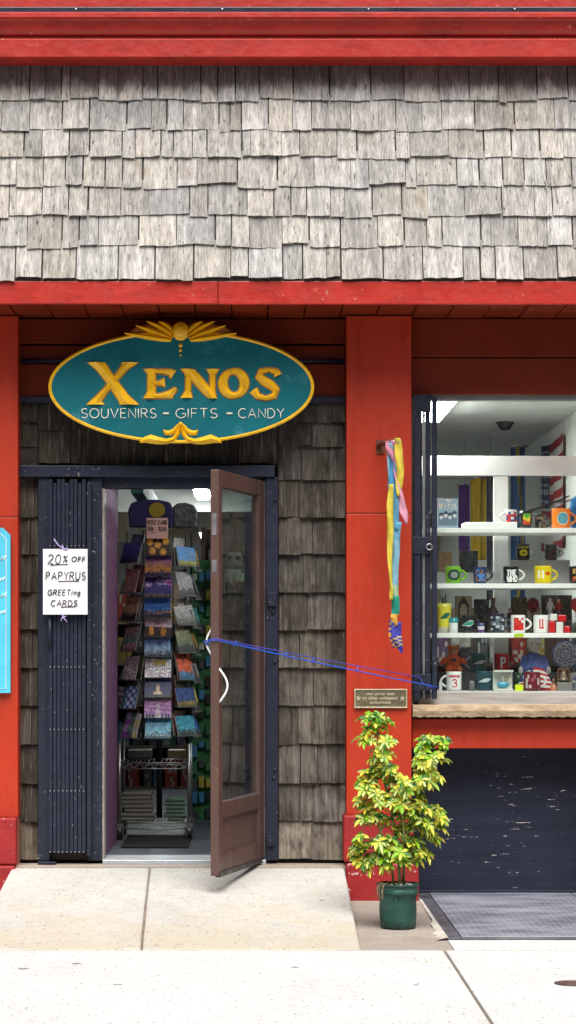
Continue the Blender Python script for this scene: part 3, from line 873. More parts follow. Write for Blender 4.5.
# ================================================================== DOOR GATE (folded lattice)
yg = -.085
gate = thing('folding_gate', 'navy folding security gate pushed back left of the doorway', 'gate', (X(68, yg), yg, .2))
gx0, gx1 = X(48.5, yg), X(86, yg); npan = 9; w = (gx1 - gx0) / npan
for k in range(npan):
    a = gx0 + k * w; d = .004 * (k % 2) + R.uniform(-.001, .001)
    zb = Z(853, yg) + R.uniform(-.004, .004); zt = Z(479.5, yg) - (.02 if k % 3 == 1 else 0)
    pr = [(a + .001, yg + d + .030), (a + .001, yg + d), (a + w * .9, yg + d - .002), (a + w * .9, yg + d + .030)]
    mb = MB(); vs = [(x_, y_, zb) for x_, y_ in pr] + [(x_, y_, zt) for x_, y_ in pr]
    mb.add(vs, [(0, 3, 2, 1), (4, 5, 6, 7), (0, 1, 5, 4), (1, 2, 6, 5), (2, 3, 7, 6), (3, 0, 4, 7)])
    mb.build('channel', M_navy, gate, bevel=.0015)
mb = MB()
for py in (546, 667, 729.5, 791, 852):
    for k in range(npan): mb.ell((gx0 + (k + .4) * w, yg - .002 + .004 * (k % 2), Z(py, yg)), (.0034, .003, .0034), None, 8, 6)
mb.build('rivets', M_steel, gate)
B(X(87, yg), X(91, yg), yg - .005, yg + .03, Z(856, yg), Z(482, yg)).build('lead_bar', M_navy, gate, bevel=.002)
B(X(38, yg), X(56, yg), yg - .02, yg + .03, .201, .212).build('foot_plate', M_navy, gate, bevel=.002)
MB().tube([(X(50, yg), yg - .012, Z(648, yg)), (X(50, yg), yg - .012, Z(618, yg))], .009, 8).build('handle', M_navy, gate)

# window gate
yw = -.10
gate2 = thing('folding_gate', 'dark folded window gate standing against the left side of the display window', 'gate', (X(425, yw), yw, Z(705, yw)))
for (a, b, d, pa, pb) in ((414, 420.5, 0, 396, 701), (421.2, 422.4, .02, 400, 698), (426, 430.5, .012, 402, 699), (432, 437, -.012, 397, 699)):
    B(X(a, yw), X(b, yw), yw + d, yw + d + .045, Z(pb, yw), Z(pa, yw)).build('post', M_navy, gate2, bevel=.003)
B(X(423.2, yw), X(425.6, yw), yw + .03, yw + .05, Z(698, yw), Z(402, yw)).build('lattice_bar', M_steel, gate2)
for py in (403, 545, 682):
    B(X(413.5, yw), X(431, yw), yw - .006, yw + .008, Z(py + 9, yw), Z(py - 8, yw)).build('hinge_plate', M_navy, gate2, bevel=.002)
MB().tube([(X(429 + 3 * cos(t_), yw), yw - .02, Z(547 + 3 * sin(t_), yw)) for t_ in [k * pi / 6 for k in range(12)]], .003, 6, closed=True).build('ring', M_steel, gate2)

# ================================================================== PAPER NOTICE ON GATE
yn = -.118
nt_ = thing('paper_sign', 'white card notice with black handwriting tied to the navy door gate', 'sign', (X(65, yn), yn, Z(614, yn)))
mb = MB()
mb.grid(lambda u, v: (X(43 + 44.5 * u, yn), yn - .006 * sin(pi * u), Z(614.5 - 65.5 * v, yn)), 10, 10, None, True)
mb.grid(lambda u, v: (X(87.5 - 44.5 * u, yn), yn + .0015 - .006 * sin(pi * u), Z(614.5 - 65.5 * v, yn)), 10, 10, None, True)
mb.build('card', M_paper, nt_)
mb = MB(); k = 1 / S(yn); yk = yn - .0075
for txt, a, b, py, h, sl in (('20', 47.5, 60, 563.5, 9, .12), ('%', 63.5, 67, 562.5, 7, .1), ('OFF', 71.5, 85, 561.5, 4.6, .1), ('PAPYRUS', 46, 85.5, 579.5, 7.5, .06), ('GREETing', 47.5, 80, 595, 5.2, .15), ('CARDS', 51, 77, 606, 5.6, .1)):
    letter_mb(strokes(txt, X(a, yn), Z(py, yn), h * k, .3, (b - a) * k, sl, .06), yk, .0026, 5, mb)
for a, b, py in ((51, 68, 565), (58.5, 79, 581.5), (61, 75, 607.3)):
    mb.tube([(X(a, yn), yk, Z(py, yn)), (X(b, yn), yk, Z(py - .6, yn))], .0024, 5)
mb.build('handwriting', M_ink, nt_)
mb = MB()
mb.tube([at(54, 539, yn - .01), at(58, 545, yn - .015), at(64, 549, yn - .008), at(67, 550.5, yn - .006)], .0032, 6)
mb.tube([at(62, 545, yn + .01), at(64, 549, yn - .008), at(68, 548, yn - .01)], .003, 6)
mb.tube([at(62, 612, yn - .008), at(63, 617, yn - .01), at(67, 622, yn - .012)], .0032, 6)
mb.tube([at(66, 616, yn - .006), at(62, 618, yn - .012), at(61, 621, yn - .012)], .0028, 6)
mb.build('tie', M_lilac, nt_)

# ================================================================== BLUE BOARD ON LEFT PILLAR
yb = -.172
def bx_(p): return X(p, yb)
def bz_(p): return Z(p, yb)
bl = thing('wall_sign', 'sky blue board with white lettering on the left red pillar', 'sign', (bx_(-30), yb, bz_(695)))
xL = -1.62
def notched(e):
    xr_, zt, zb = bx_(10.5) - e, bz_(528) - e, bz_(693) + e
    xl_ = xL + e; r = .04
    return [(xl_, zb + r), (xl_ + r * .6, zb + r * .7), (xl_ + r, zb), (xr_ - r, zb), (xr_ - r * .5, zb + r * .6), (xr_, zb + r)][0:3] + [(xr_ - .0, zb)] + [(xr_, zt - r), (xr_ - r * .45, zt - r * .55), (xr_ - r, zt), (xl_ + r, zt), (xl_ + r * .5, zt - r * .6), (xl_, zt - r)]
MB().prism(notched(0), yb - .012, yb + .02).build('board', M_blue, bl, bevel=.002)
mb = MB(); pl = notched(.022)
mb.tube([(a, yb - .0135, b) for a, b in pl], .0022, 5, closed=True); mb.build('border_line', M_letterwhite, bl)
mb = MB()
for py, px, h in ((558, 3.5, 5), (579, 2.5, 4), (595, 4, 5), (612, 3, 3)):
    c = [(px - 3, py + h * .2), (px - 2, py + h * .5), (px - .5, py - h * .3), (px + .5, py + h * .4), (px + 2.5, py - h * .5)]
    mb.tube([(bx_(a), yb - .0135, bz_(b)) for a, b in c], .0035, 5)
mb.build('lettering', M_letterwhite, bl)

# ================================================================== PLAQUE
yq = -.152
pq = thing('plaque', 'small bronze plaque with two stars on the red pillar above the plant', 'plaque', (X(380, yq), yq, Z(709, yq)))
B(X(354.2, yq), X(407, yq), yq - .012, yq, Z(708, yq), Z(689, yq)).build('plate', M_bronze, pq, bevel=.002)
mb = MB()
xa, xb, za, zb = X(354.2, yq), X(407, yq), Z(708, yq), Z(689, yq); e = .0065
mb.box(xa, xb, yq - .016, yq - .011, zb - e, zb); mb.box(xa, xb, yq - .016, yq - .011, za, za + e)
mb.box(xa, xa + e, yq - .0155, yq - .011, za + e, zb - e); mb.box(xb - e, xb, yq - .0155, yq - .011, za + e, zb - e)
mb.build('border', M_bronzehi, pq, bevel=.001)
for px in (358.3, 402.2):
    pts = [(X(px, yq) + (.019 if i % 2 == 0 else .008) * sin(i * pi / 5), Z(698.3, yq) + (.019 if i % 2 == 0 else .008) * cos(i * pi / 5)) for i in range(10)]
    MB().prism(pts[::-1], yq - .016, yq - .011).build('star', M_bronzehi, pq)
mb = MB()
for (py, h, words) in ((694, 2.2, ((366.5, 372.5), (375, 384.5), (386.5, 394.5))), (698.3, 2.6, ((362.5, 366.5), (368.5, 377.5), (379.5, 397.5))), (702.6, 2.2, ((370, 391),))):
    for a, b in words:                # worn raised characters, no longer legible
        x = a
        while x < b - .6:
            w_ = R.uniform(1.0, 1.6); mb.box(X(x, yq), X(min(x + w_, b), yq), yq - .0145, yq - .011, Z(py + h / 2 + R.uniform(-.3, .3), yq), Z(py - h / 2 + R.uniform(-.3, .3), yq)); x += w_ + .35
mb.build('raised_text', M_bronzehi, pq)

# ================================================================== BRACKET, STREAMER, ROPE
bk = thing('flag_bracket', 'rusty flagpole bracket holding the coloured streamer on the red pillar', 'bracket', (X(379, YP), YP, Z(452, YP)))
B(X(376, YP), X(385.5, YP), YP - .008, YP - .0005, Z(454, YP), Z(440, YP)).build('base_plate', mat('rusty_bracket', (.16, .05, .025), .6, .4, var=.3, vs=40), bk, bevel=.002)
MB().tube([at(379, 445, YP - .008), at(381.5, 444, YP - .08), at(389, 441.5, -.32)], [.014, .014, .011], 10).build('socket', MATS['rusty_bracket'], bk)
MB().ell(at(378, 444, -.165), (.01, .01, .01)).ell(at(399.5, 442, -.335), (.012, .014, .012)).build('bolt', M_steel, bk)
MB().tube([at(389, 441.5, -.32), at(401, 441, -.33)], .010, 10).build('rod', M_steel, bk)

yr = -.32
st = thing('streamer', 'long tattered streamer of pink, yellow and blue ribbons hanging on the pillar', 'streamer', at(395, 652, yr))
def ribbon(path, cols, dy, name='tail', ph=0.):
    """path: (px, py, width px); colours per span"""
    mb = MB(); vs = []; fs = []; cs = []; fine = []
    for i in range(len(path) - 1):
        for s_ in range(6):
            t_ = s_ / 6; fine.append(tuple(path[i][q] * (1 - t_) + path[i + 1][q] * t_ for q in range(3)) + (i,))
    fine.append(tuple(path[-1]) + (len(path) - 2,))
    for k, (px, py, w_, i) in enumerate(fine):
        wob = .9 * sin(k * .55 + ph) * (w_ / 8)
        for q, e in ((0, -.5), (1, 0), (2, .5)):
            vs.append(at(px + wob * .4 + w_ * e, py, yr + dy + .010 * sin(k * .5 + ph + q * 1.3) * (1 if q != 1 else -1) - .004))
    n = len(fine)
    for k in range(n - 1):
        for q in range(2):
            fs.append((k * 3 + q, k * 3 + q + 3, k * 3 + q + 4, k * 3 + q + 1))
            c = cols[min(fine[k][3], len(cols) - 1)]
            if isinstance(c, list): c = c[(k + q) % len(c)]
            cs.append(c)
    mb.add(vs, fs, cs, True)
    o = mb.build(name, M_cloth, st)
    sd = o.modifiers.new('thick', 'SOLIDIFY'); sd.thickness = .0012
    return o
PINK, YEL, BLU, LBL, TEAL, PUR, ORA = (.82, .36, .50), (.84, .72, .10), (.09, .40, .68), (.30, .58, .72), (.03, .38, .28), (.08, .08, .50), (.80, .50, .10)
ribbon([(390, 443, 9), (389.5, 455, 4), (389, 470, 3), (389.5, 490, 3)], [LBL, LBL, LBL], .0, ph=.3)
ribbon([(397, 438, 6), (399, 450, 8), (400, 470, 7.5), (399.5, 485, 7), (398, 496, 3)], [YEL], -.02, ph=1.)
ribbon([(390, 441, 10), (391, 449, 9), (394, 462, 3), (397, 478, 4), (400, 495, 6), (404, 512, 8), (406.5, 524, 3)], [PINK, PINK, PINK, (.82, .45, .6)], -.01, ph=2.)
ribbon([(393, 455, 5), (393.5, 475, 7), (394, 495, 8), (395, 515, 9), (396, 530, 7)], [BLU, BLU, (.15, .45, .65)], -.006, ph=.8)
ribbon([(391, 484, 4), (390.3, 505, 6.5), (390, 530, 6.5), (390, 560, 4.5), (391, 585, 3), (391.5, 600, 3)], [YEL], -.03, ph=1.7)
ribbon([(397, 522, 9), (396, 540, 8.5), (395, 560, 8), (394.5, 585, 8), (394.5, 600, 7)], [(.2, .5, .68), LBL, LBL, (.5, .68, .45)], -.012, ph=2.6)
ribbon([(395, 596, 8.5), (395.5, 614, 8), (394, 618, 7), (394.5, 626, 6)], [TEAL, ORA, ORA], -.018, ph=.2)
ribbon([(391, 620, 5), (391.5, 635, 5), (395, 648, 4)], [[PUR, ORA], [ORA, PUR]], -.008, ph=.9)
ribbon([(396, 622, 10), (397, 636, 10), (399.5, 647, 6), (402, 653, 1.5)], [PUR, [PUR, (.7, .55, .3)], PUR], -.022, ph=1.9)

hp = DM @ Vector((DW - .03, -DT - .030, 1.415))
e1 = at(437.5, 687, -.115); e0 = DM @ Vector((DW + .012, -.012, Z(640, -.88)))
rp_ = thing('rope', 'blue rope tying the open door to the window gate', 'rope', e0)
def sag(a, b, n, d): return [a.lerp(b, i / n) + Vector((0, 0, -d * 4 * (i / n) * (1 - i / n))) for i in range(n + 1)]
mb = MB()
mb.tube([hp + Vector((-.002, 0, -.012)), DM @ Vector((DW + .006, -DT, 1.418)), e0] + sag(e0, e1, 24, .006)[1:], .0032, 7)
mb.tube([hp + Vector((.0, -.01, .0)), hp + Vector((-.012, 0, -.004)), hp + Vector((0, .01, -.01)), hp + Vector((.01, 0, -.014)), hp + Vector((0, -.01, -.018))], .004, 6)
mb.build('strand', M_rope, rp_)
f0 = e0 + Vector((0, -.006, .008)); f1 = at(419, 677, -.115)
mb = MB().tube([hp + Vector((-.002, -.008, .004)), f0] + sag(f0, f1, 24, .004)[1:] + [at(424, 684, -.12), e1 + Vector((-.02, -.01, -.01))], .0024, 7)
mb.build('strand', M_rope2, rp_)
mb = MB()
for t_ in (.08, .3, .42, .62): q = e0.lerp(e1, t_); mb.tube([q + Vector((-.004, -.004, -.014)), q + Vector((0, -.006, -.004)), q + Vector((.008, -.006, .016))], .0028, 5)
mb.build('frayed_ends', M_rope, rp_)

# ================================================================== CELLAR HATCH
hz = .016
ch = thing('cellar_hatch', 'blue grey steel cellar hatch set in the pavement below the window', 'hatch', (1.8, -.75, 0))
hx0 = 1.022
B(hx0 + .004, 1.81, -1.68, .16, -.02, hz).build('leaf', M_plate, ch, bevel=.003)
B(1.815, 2.59, -1.68, .16, -.02, hz).build('leaf', M_plate, ch, bevel=.003)
mb = MB().box(.955, hx0, -1.715, .178, -.05, hz - .003).box(hx0, 2.6, -1.715, -1.684, -.05, hz - .0035)
mb.build('hatch_frame', mat('hatch_frame_steel', (.10, .105, .125), .5, .4, var=.4, vs=8, dirt=((.3, .22, .17, 1), 12)), ch, bevel=.003)
# pale mortar smear along the frame
vs = []; n = 26
for i in range(n + 1):
    y = -1.75 + 1.6 * i / n
    vs += [(.955 + .001, y, .0185), (.945 - .045 * (1 - i / n) ** 2 * R.uniform(.3, 1.3), y, .0165 - .012 * (i / n < .3)), ]
mb = MB().add(vs, [(2 * i, 2 * i + 1, 2 * i + 3, 2 * i + 2) for i in range(n)])
o = mb.build('mortar_edge', M_ramp); o.parent = ch; o.location = -ch.location
# utility cover at the right edge of the sidewalk
uc = thing('utility_cover', 'small rusty round cover sunk in the sidewalk at the right edge', 'cover', (1.335, -3.0, 0))
cxy = (X(576, -3.15), -3.05)
MB().lathe([(0, .006), (.05, .006), (.062, .004), (.062, -.01)], cxy[0], cxy[1], 0, 24).build('lid', mat('rusty_iron', (.10, .055, .045), .8, .3, var=.4, vs=30, bump=.5), uc)
MB().lathe([(.064, .003), (.075, .003), (.077, -.01)], cxy[0], cxy[1], 0, 24).build('rim', M_dark, uc)

# ================================================================== POTTED PLANT
yp = -1.3; pc = Vector((X(398, yp), yp, .007))
plant = thing('potted_plant', 'tall variegated yellow green shrub in a green plastic pot', 'plant', pc)
k = 1 / S(yp); zp0 = .008; zp1 = Z(883, yp)
prof = [(0, .003), (.080, .0), (.087, .004), (.093, zp1 - zp0 - .05), (.098, zp1 - zp0 - .047), (.099, zp1 - zp0 - .032), (.096, zp1 - zp0 - .030), (.097, zp1 - zp0 - .012), (.104, zp1 - zp0 - .01), (.105, zp1 - zp0), (.098, zp1 - zp0 + .001), (.094, zp1 - zp0 - .004), (.090, zp1 - zp0 - .04)]
mb = MB().lathe(prof, pc.x, pc.y, zp0, 40)
vs = []
for v in mb.v:    # the thin plastic is dented near the foot
    a = math.atan2(v[1] - pc.y, v[0] - pc.x); h = (v[2] - zp0)
    vs.append((v[0], v[1], v[2]))
mb.v = vs
pot = mb.build('pot', M_pot, plant)
sb = pot.modifiers.new('sub', 'SUBSURF'); sb.subdivision_type = 'SIMPLE'; sb.levels = 2; sb.render_levels = 2
dm = pot.modifiers.new('dent', 'DISPLACE'); tx = bpy.data.textures.new('dent', 'CLOUDS'); tx.noise_scale = .07; dm.texture = tx; dm.strength = .014; dm.mid_level = .5; dm.texture_coords = 'LOCAL'
MB().lathe([(0, .012), (.05, .01), (.085, .0), (.092, -.004)], pc.x, pc.y, zp1 - .022, 24).build('soil', M_soil, plant)
mb = MB()
for i in range(70):
    a = R.uniform(0, 2 * pi); r = .082 * math.sqrt(R.random()); s_ = R.uniform(.004, .009)
    mb.ell((pc.x + r * cos(a), pc.y + r * sin(a), zp1 - .011 + R.uniform(-.003, .006)), (s_, s_, s_ * .7), None, 6, 4)
mb.build('pebbles', M_pebble, plant)
mb = MB()
for i in range(9):      # dry roots spilling over the rim
    a = pi + R.uniform(-.5, .9); p0 = pc + Vector((.07 * cos(a), .07 * sin(a), zp1 - zp0 - .01)); q = [p0]
    for s_ in range(6): q.append(q[-1] + Vector((cos(a) * .014 * (1 - s_ * .25) + R.uniform(-.006, .006), sin(a) * .012 + R.uniform(-.006, .006), .012 - s_ * .009)))
    mb.tube(q, .0014, 4)
mb.build('roots', mat('dry_root', (.28, .19, .10), .9), plant)

ENV = [  # clumps of the crown: px, py, rx, ry, count
    (376, 722, 15, 9, 8), (366, 737, 9, 7, 3), (384, 746, 13, 12, 6), (371, 772, 15, 13, 9), (388, 772, 10, 12, 5), (430, 741, 15, 8, 8), (440, 757, 8, 8, 4),
    (424, 757, 9, 9, 4), (430, 777, 13, 9, 6), (368, 797, 12, 12, 7), (392, 800, 15, 12, 8), (414, 793, 11, 12, 6), (437, 812, 7, 6, 3), (420, 810, 9, 9, 4),
    (375, 820, 14, 12, 8), (399, 824, 12, 11, 6), (362, 843, 8, 9, 5), (383, 846, 14, 10, 7), (407, 846, 13, 10, 6), (432, 838, 9, 5, 3), (388, 860, 8, 6, 3), (367, 864, 6, 8, 4), (410, 858, 8, 6, 3), (425, 826, 6, 6, 2), (402, 784, 7, 7, 3), (409, 818, 8, 8, 4), (358, 852, 5, 7, 3), (422, 850, 8, 6, 3), (436, 824, 8, 6, 3), (396, 852, 8, 8, 4)]
stems = []
def stem(pts, r0, r1):
    P_ = [Vector(p) for p in pts]; n = len(P_)
    MB().tube(P_, [r0 + (r1 - r0) * i / (n - 1) for i in range(n)], 8).build('stem', M_stem, plant)
    stems.append(P_)
stem([pc + Vector((.01, 0, zp1 - .03)), at(398, 850, yp + .01), at(392, 815, yp), at(384, 780, yp + .02), at(379, 745, yp), at(377, 722, yp)], .0085, .004)
stem([pc + Vector((.025, .02, zp1 - .03)), at(405, 850, yp + .02), at(412, 815, yp + .03), at(421, 785, yp + .02), at(428, 760, yp + .01), at(431, 744, yp)], .008, .004)
stem([pc + Vector((-.02, -.01, zp1 - .03)), at(391, 860, yp - .02), at(382, 835, yp - .03), at(372, 805, yp - .02), at(369, 785, yp)], .007, .0035)
stem([pc + Vector((.0, -.02, zp1 - .03)), at(400, 862, yp - .03), at(404, 835, yp - .05), at(402, 808, yp - .04)], .006, .0035)
twigs = MB(); leaves = MB()
GRN = (.08, .26, .05); DGR = (.03, .12, .03)
def leaflet(base, d, up, Ln, Wd, droop, kind):
    side = d.cross(up).normalized(); prof = (.12, .5, .88, 1., .78, .08); n = len(prof) - 1
    vs = []; fs = []; cs = []
    for i, w_ in enumerate(prof):
        t_ = i / n; p = base + d * (Ln * t_) - Vector((0, 0, 1)) * (droop * t_ * t_ * Ln)
        cup = up * (Wd * w_ * .22)
        for e in (-1, -.5, 0, .5, 1): vs.append(p + side * (Wd * .5 * w_ * e) + cup * abs(e))
    for i in range(n):
        for q in range(4):
            a = i * 5 + q; fs.append((a, a + 1, a + 6, a + 5))
            edge = q in (0, 3)
            if kind == 0: c = (.80, .74, .09) if not edge or R.random() < .6 else (.25, .40, .04)
            elif kind == 1: c = (.82, .78, .24) if (not edge and R.random() < .9) else GRN
            elif kind == 2: c = (.45, .58, .06) if not edge else (.18, .40, .04)
            elif kind == 4: c = (.30, .55, .02) if not edge else (.2, .46, .02)
            else: c = GRN if not edge else DGR
            j = R.uniform(.88, 1.1); cs.append((c[0] * j, c[1] * j, c[2] * j))
    leaves.add(vs, fs, cs, True)
for (px, py, rx_, ry_, cnt) in ENV:
    for i in range(int(cnt * 2.1)):
        a = R.uniform(0, 2 * pi); r = math.sqrt(R.random())
        dep = yp + R.gauss(0, .045)
        c = at(px + rx_ * r * cos(a), py + ry_ * r * sin(a), dep)
        best = min((q for s_ in stems for q in [s_[j].lerp(s_[j + 1], t_) for j in range(len(s_) - 1) for t_ in (0, .33, .66)]), key=lambda q: (q - c).length + max(0, q.z - c.z + .02) * 2)
        mid = best.lerp(c, .5) + Vector((0, 0, .01))
        twigs.tube([best, mid, c], [.0024, .0018, .0014], 5)
        out = (c - best); out.z = abs(out.z) * .4 + .02
        ax = (out.normalized() + Vector((R.uniform(-.4, .4), -.55 + R.uniform(-.3, .3), .75))).normalized()
        u = ax.cross(Vector((0, 0, 1)) if abs(ax.z) < .95 else Vector((1, 0, 0))).normalized(); w_ = ax.cross(u)
        nl = R.choice((6, 7, 7, 8)); ph = R.uniform(0, 6); top = py < 760
        sc_ = R.uniform(.75, 1.15)
        young = (py < 732 or (py < 748 and px > 420))
        for l in range(nl):
            th = ph + 2 * pi * l / nl + R.uniform(-.15, .15)
            d = (u * cos(th) + w_ * sin(th) + ax * R.uniform(-.05, .5)).normalized()
            kind = R.choices((0, 1, 2, 3, 4), (6, 5, 2., 1.5, 1.2) if not young else (1.5, 1, 2, 1, 4))[0]
            leaflet(c, d, ax, (.048 if py > 775 else .042) * sc_ * R.uniform(.75, 1.2), (.0245) * sc_ * R.uniform(.8, 1.2), R.uniform(.05, .55), kind)
twigs.build('twigs', M_stem, plant)
leaves.build('foliage', M_leaf, plant)

# ================================================================== DISPLAY SHELVES BEHIND THE WINDOW
dsx0, dsx1 = X(437, .1) - .13, 1.985
ds = thing('display_shelves', 'white display shelving frame standing behind the shop window', 'display shelves', (1.45, .3, Z(691, .1)))
SH = {1: Z(528, .1), 2: Z(583.5, .1), 3: Z(633, .1), 0: Z(691, .1)}
for kx in (1, 2, 3):
    B(dsx0, dsx1, .1, .46, SH[kx] - .026, SH[kx]).build('shelf', M_white, ds, bevel=.002)
B(dsx0, dsx1, .065, .52, SH[0] - .06, SH[0]).build('deck', mat('pale_grey_deck', (.55, .55, .53), .6, var=.1), ds, bevel=.002)
B(dsx0, dsx1, .50, .54, Z(475.5, .5), Z(456, .5)).build('top_rail', M_white, ds, bevel=.003)
B(X(493.5, .5), X(508.5, .5), .505, .53, SH[0], Z(475.8, .5)).build('mullion', M_white, ds, bevel=.003)
B(dsx0, dsx0 + .03, .47, .54, SH[0], Z(475.8, .5)).build('upright', M_white, ds)
B(dsx1 - .03, dsx1, .47, .54, SH[0], Z(475.8, .5)).build('upright', M_white, ds)
bxw = tag(B(X(463, .3), X(515, .3), .2, .40, SH[1] + .001, Z(520.5 + 2, .25)).build('riser_block', M_white, bevel=.003), 'long white display block on the top window shelf', 'display block')
r1 = tag(B(X(437, .4), X(499, .4), .36, .455, SH[2] + .001, SH[2] + .07).build('riser_block', mat('grey_riser', (.42, .43, .43), .6), bevel=.003), 'left grey block behind the green and blue mugs', 'display block', 'grey step blocks on the second shelf')
r2 = tag(B(X(509, .4), X(569, .4), .36, .455, SH[2] + .001, SH[2] + .14).build('riser_block', MATS['grey_riser'], bevel=.003), 'right grey block holding two mugs above the yellow mug', 'display block', 'grey step blocks on the second shelf')
RB = SH[0] + .10
r3 = tag(B(X(440, .35), X(574, .35), .30, .455, SH[0] + .001, RB).build('riser_block', M_dark, bevel=.003), 'dark step along the back of the bottom window shelf', 'display block')

BLACK, WHT = (.012, .012, .014), (.8, .8, .79)


def mug(px, shelf_z, y, col, label, h=.098, r=.043, hand=1, hcol=None, inner=None, prnt=None, pw=1.5, ph=(.15, .85), facing=0., nu=26, nv=20, name='mug', cat='mug'):
    x = X(px, y)
    t = thing(name, label, cat, (0, 0, 0), 'souvenir mugs on the window shelves')
    inner = inner or col; hcol = hcol or col
    prof = [(0, .003), (r * .82, 0), (r * .94, .003), (r, .010), (r, h - .003), (r - .001, h), (r - .004, h), (r - .005, h - .004), (r - .005, .012), (0, .010)]
    cs = [col] * 5 + [inner] * 4
    MB().lathe(prof, 0, 0, 0, 28, cs).build('body', M_ceramic, t)
    pts = [(hand * (r - .003 + .034 * sin(pi * q / 10) ** .7), 0, h * .2 + h * .6 * q / 10) for q in range(11)]
    MB().tube(pts, .006, 8, hcol).build('handle', M_ceramic, t)
    if prnt:
        f = lambda u, v: ((r + .0008) * sin((u - .5) * pw + facing), -(r + .0008) * cos((u - .5) * pw + facing), h * (ph[0] + (ph[1] - ph[0]) * v))
        MB().grid(f, nu, nv, lambda u, v: prnt(u, v) or col, True).build('print', M_ceramic, t)
    t.location = (x, y, shelf_z + .0005); t.rotation_euler = (0, 0, R.uniform(-.12, .12))
    return t


def textprint(lines, ink, w=.045, bg=None):
    sts = []
    n = len(lines)
    for i, (tx_, x0, x1) in enumerate(lines):
        h = .8 / n
        sts += strokes(tx_, x0, 1 - (i + 1) / n + .1 / n, h, .25, x1 - x0)
    f = inked(sts, w)
    return lambda u, v: ink if f(u, v) else bg


def blocks(c1, c2, nx=4, ny=4, seed=1, bg=None, cov=.7):
    rr = random.Random(seed); g_ = [[rr.random() for _ in range(nx)] for _ in range(ny)]; q_ = [[rr.random() for _ in range(nx)] for _ in range(ny)]
    def f(u, v):
        i, j = min(nx - 1, int(u * nx)), min(ny - 1, int(v * ny))
        if g_[j][i] > cov: return bg
        return c1 if q_[j][i] < .55 else c2
    return f


def disc(col, r=.42, inner=None, ring=None):
    def f(u, v):
        d = math.hypot(u - .5, v - .5)
        if d < r * .55 and inner: return inner
        if d < r: return col
        if ring and d < r * 1.18: return ring
        return None
    return f


def wing(col, edge=None):
    """a generic bird-head sweep: tapering streaks"""
    def f(u, v):
        c = .52 + .25 * (u - .5); t_ = .30 * (1 - abs(u - .62) * 1.5)
        if t_ > 0 and abs(v - c) < t_ * .55: return col
        if edge and t_ > 0 and abs(v - c) < t_ * .85: return edge
        return None
    return f


yA, yB = .2, .40
# second shelf
mug(453, SH[2], yA, (.18, .45, .03), 'lime green mug with a dark printed picture on the second shelf', hand=1, prnt=disc((.02, .07, .05), .46, (.25, .28, .24)), pw=1.9)
mug(480, SH[2], yA, (.012, .03, .12), 'dark blue mug with a small printed picture beside the green mug', r=.037, h=.095, hcol=BLACK, prnt=blocks((.08, .22, .5), (.25, .12, .06), 6, 5, 3, (.02, .05, .18)), pw=1.8)
mug(511, SH[2], yA, BLACK, 'black mug with bold white lettering and a white handle', hcol=WHT, inner=WHT, prnt=textprint((('THE', .1, .75), ('WHO', .08, .9)), WHT, .06), pw=1.7, ph=(.1, .8))
mug(543, SH[2], yA, (.75, .58, .005), 'bright yellow mug on the second window shelf', r=.048, h=.1, prnt=lambda u, v: ((.6, .08, .01) if math.hypot(u - .74, (v - .6) * 1.1) < .17 else ((.85, .82, .6) if (u < .5 and .2 < v < .85 and int(u * 12) % 3) else None)), pw=1.8)
mug(577, SH[2], yA, BLACK, 'black mug cut by the right edge on the second shelf', prnt=blocks((.5, .1, .03), (.6, .4, .1), 4, 5, 8, None, .4))
mug(523, SH[2] + .14, yB, BLACK, 'black mug with yellow print on the right grey block', h=.092, r=.038, hcol=(.5, .5, .46), prnt=lambda u, v: ((.62, .5, .02) if (.1 < math.hypot(u - .5, v - .42) < .3 or (v > .78 and int(u * 14) % 2)) else None), pw=2.)
mug(551, SH[2] + .14, yB, (.02, .02, .024), 'plain black mug with pale handle on the right grey block', h=.088, r=.036, hcol=(.6, .6, .57), prnt=blocks((.06, .06, .06), (.1, .03, .03), 4, 4, 4))
# top shelf
mug(511, SH[1] + .03, .3, (.7, .7, .7), 'small red and white mug standing on the long white block', h=.082, r=.034, hand=-1, prnt=blocks((.45, .03, .03), (.04, .06, .2), 5, 4, 12, (.75, .75, .75)), pw=2.2)
mug(561, SH[1], yA, (.80, .21, .02), 'big orange mug with a round blue badge on the top shelf', h=.112, r=.052, prnt=disc((.10, .33, .42), .40, (.12, .36, .45), (.7, .65, .5)), pw=1.4)
# third shelf
mug(468, SH[3], yA, (.012, .014, .014), 'black mug with a green sweep print on the third shelf', h=.1, r=.041, prnt=wing((.02, .25, .17), (.5, .53, .52)), pw=1.8)
mug(497, SH[3], yA, (.015, .018, .03), 'black and white patterned mug with dark bottle behind it', h=.108, r=.043, hcol=(.03, .05, .10), prnt=blocks((.45, .5, .52), (.12, .14, .18), 5, 6, 21, None, .6), pw=2.)
mug(518, SH[3], yA, WHT, 'white mug with solid red block design on the third shelf', h=.1, r=.041, prnt=blocks((.55, .02, .02), (.62, .05, .04), 4, 5, 31, WHT, .8), pw=1.4)
mug(541, SH[3], yA, WHT, 'white mug with thin red bars next to red ornament', h=.1, r=.043, prnt=lambda u, v: ((.6, .02, .02) if (abs(u - .35) < .06 or abs(u - .6) < .07 or abs(v - .2) < .06 and u > .3 and u < .7) and .12 < v < .9 else None), pw=1.5)
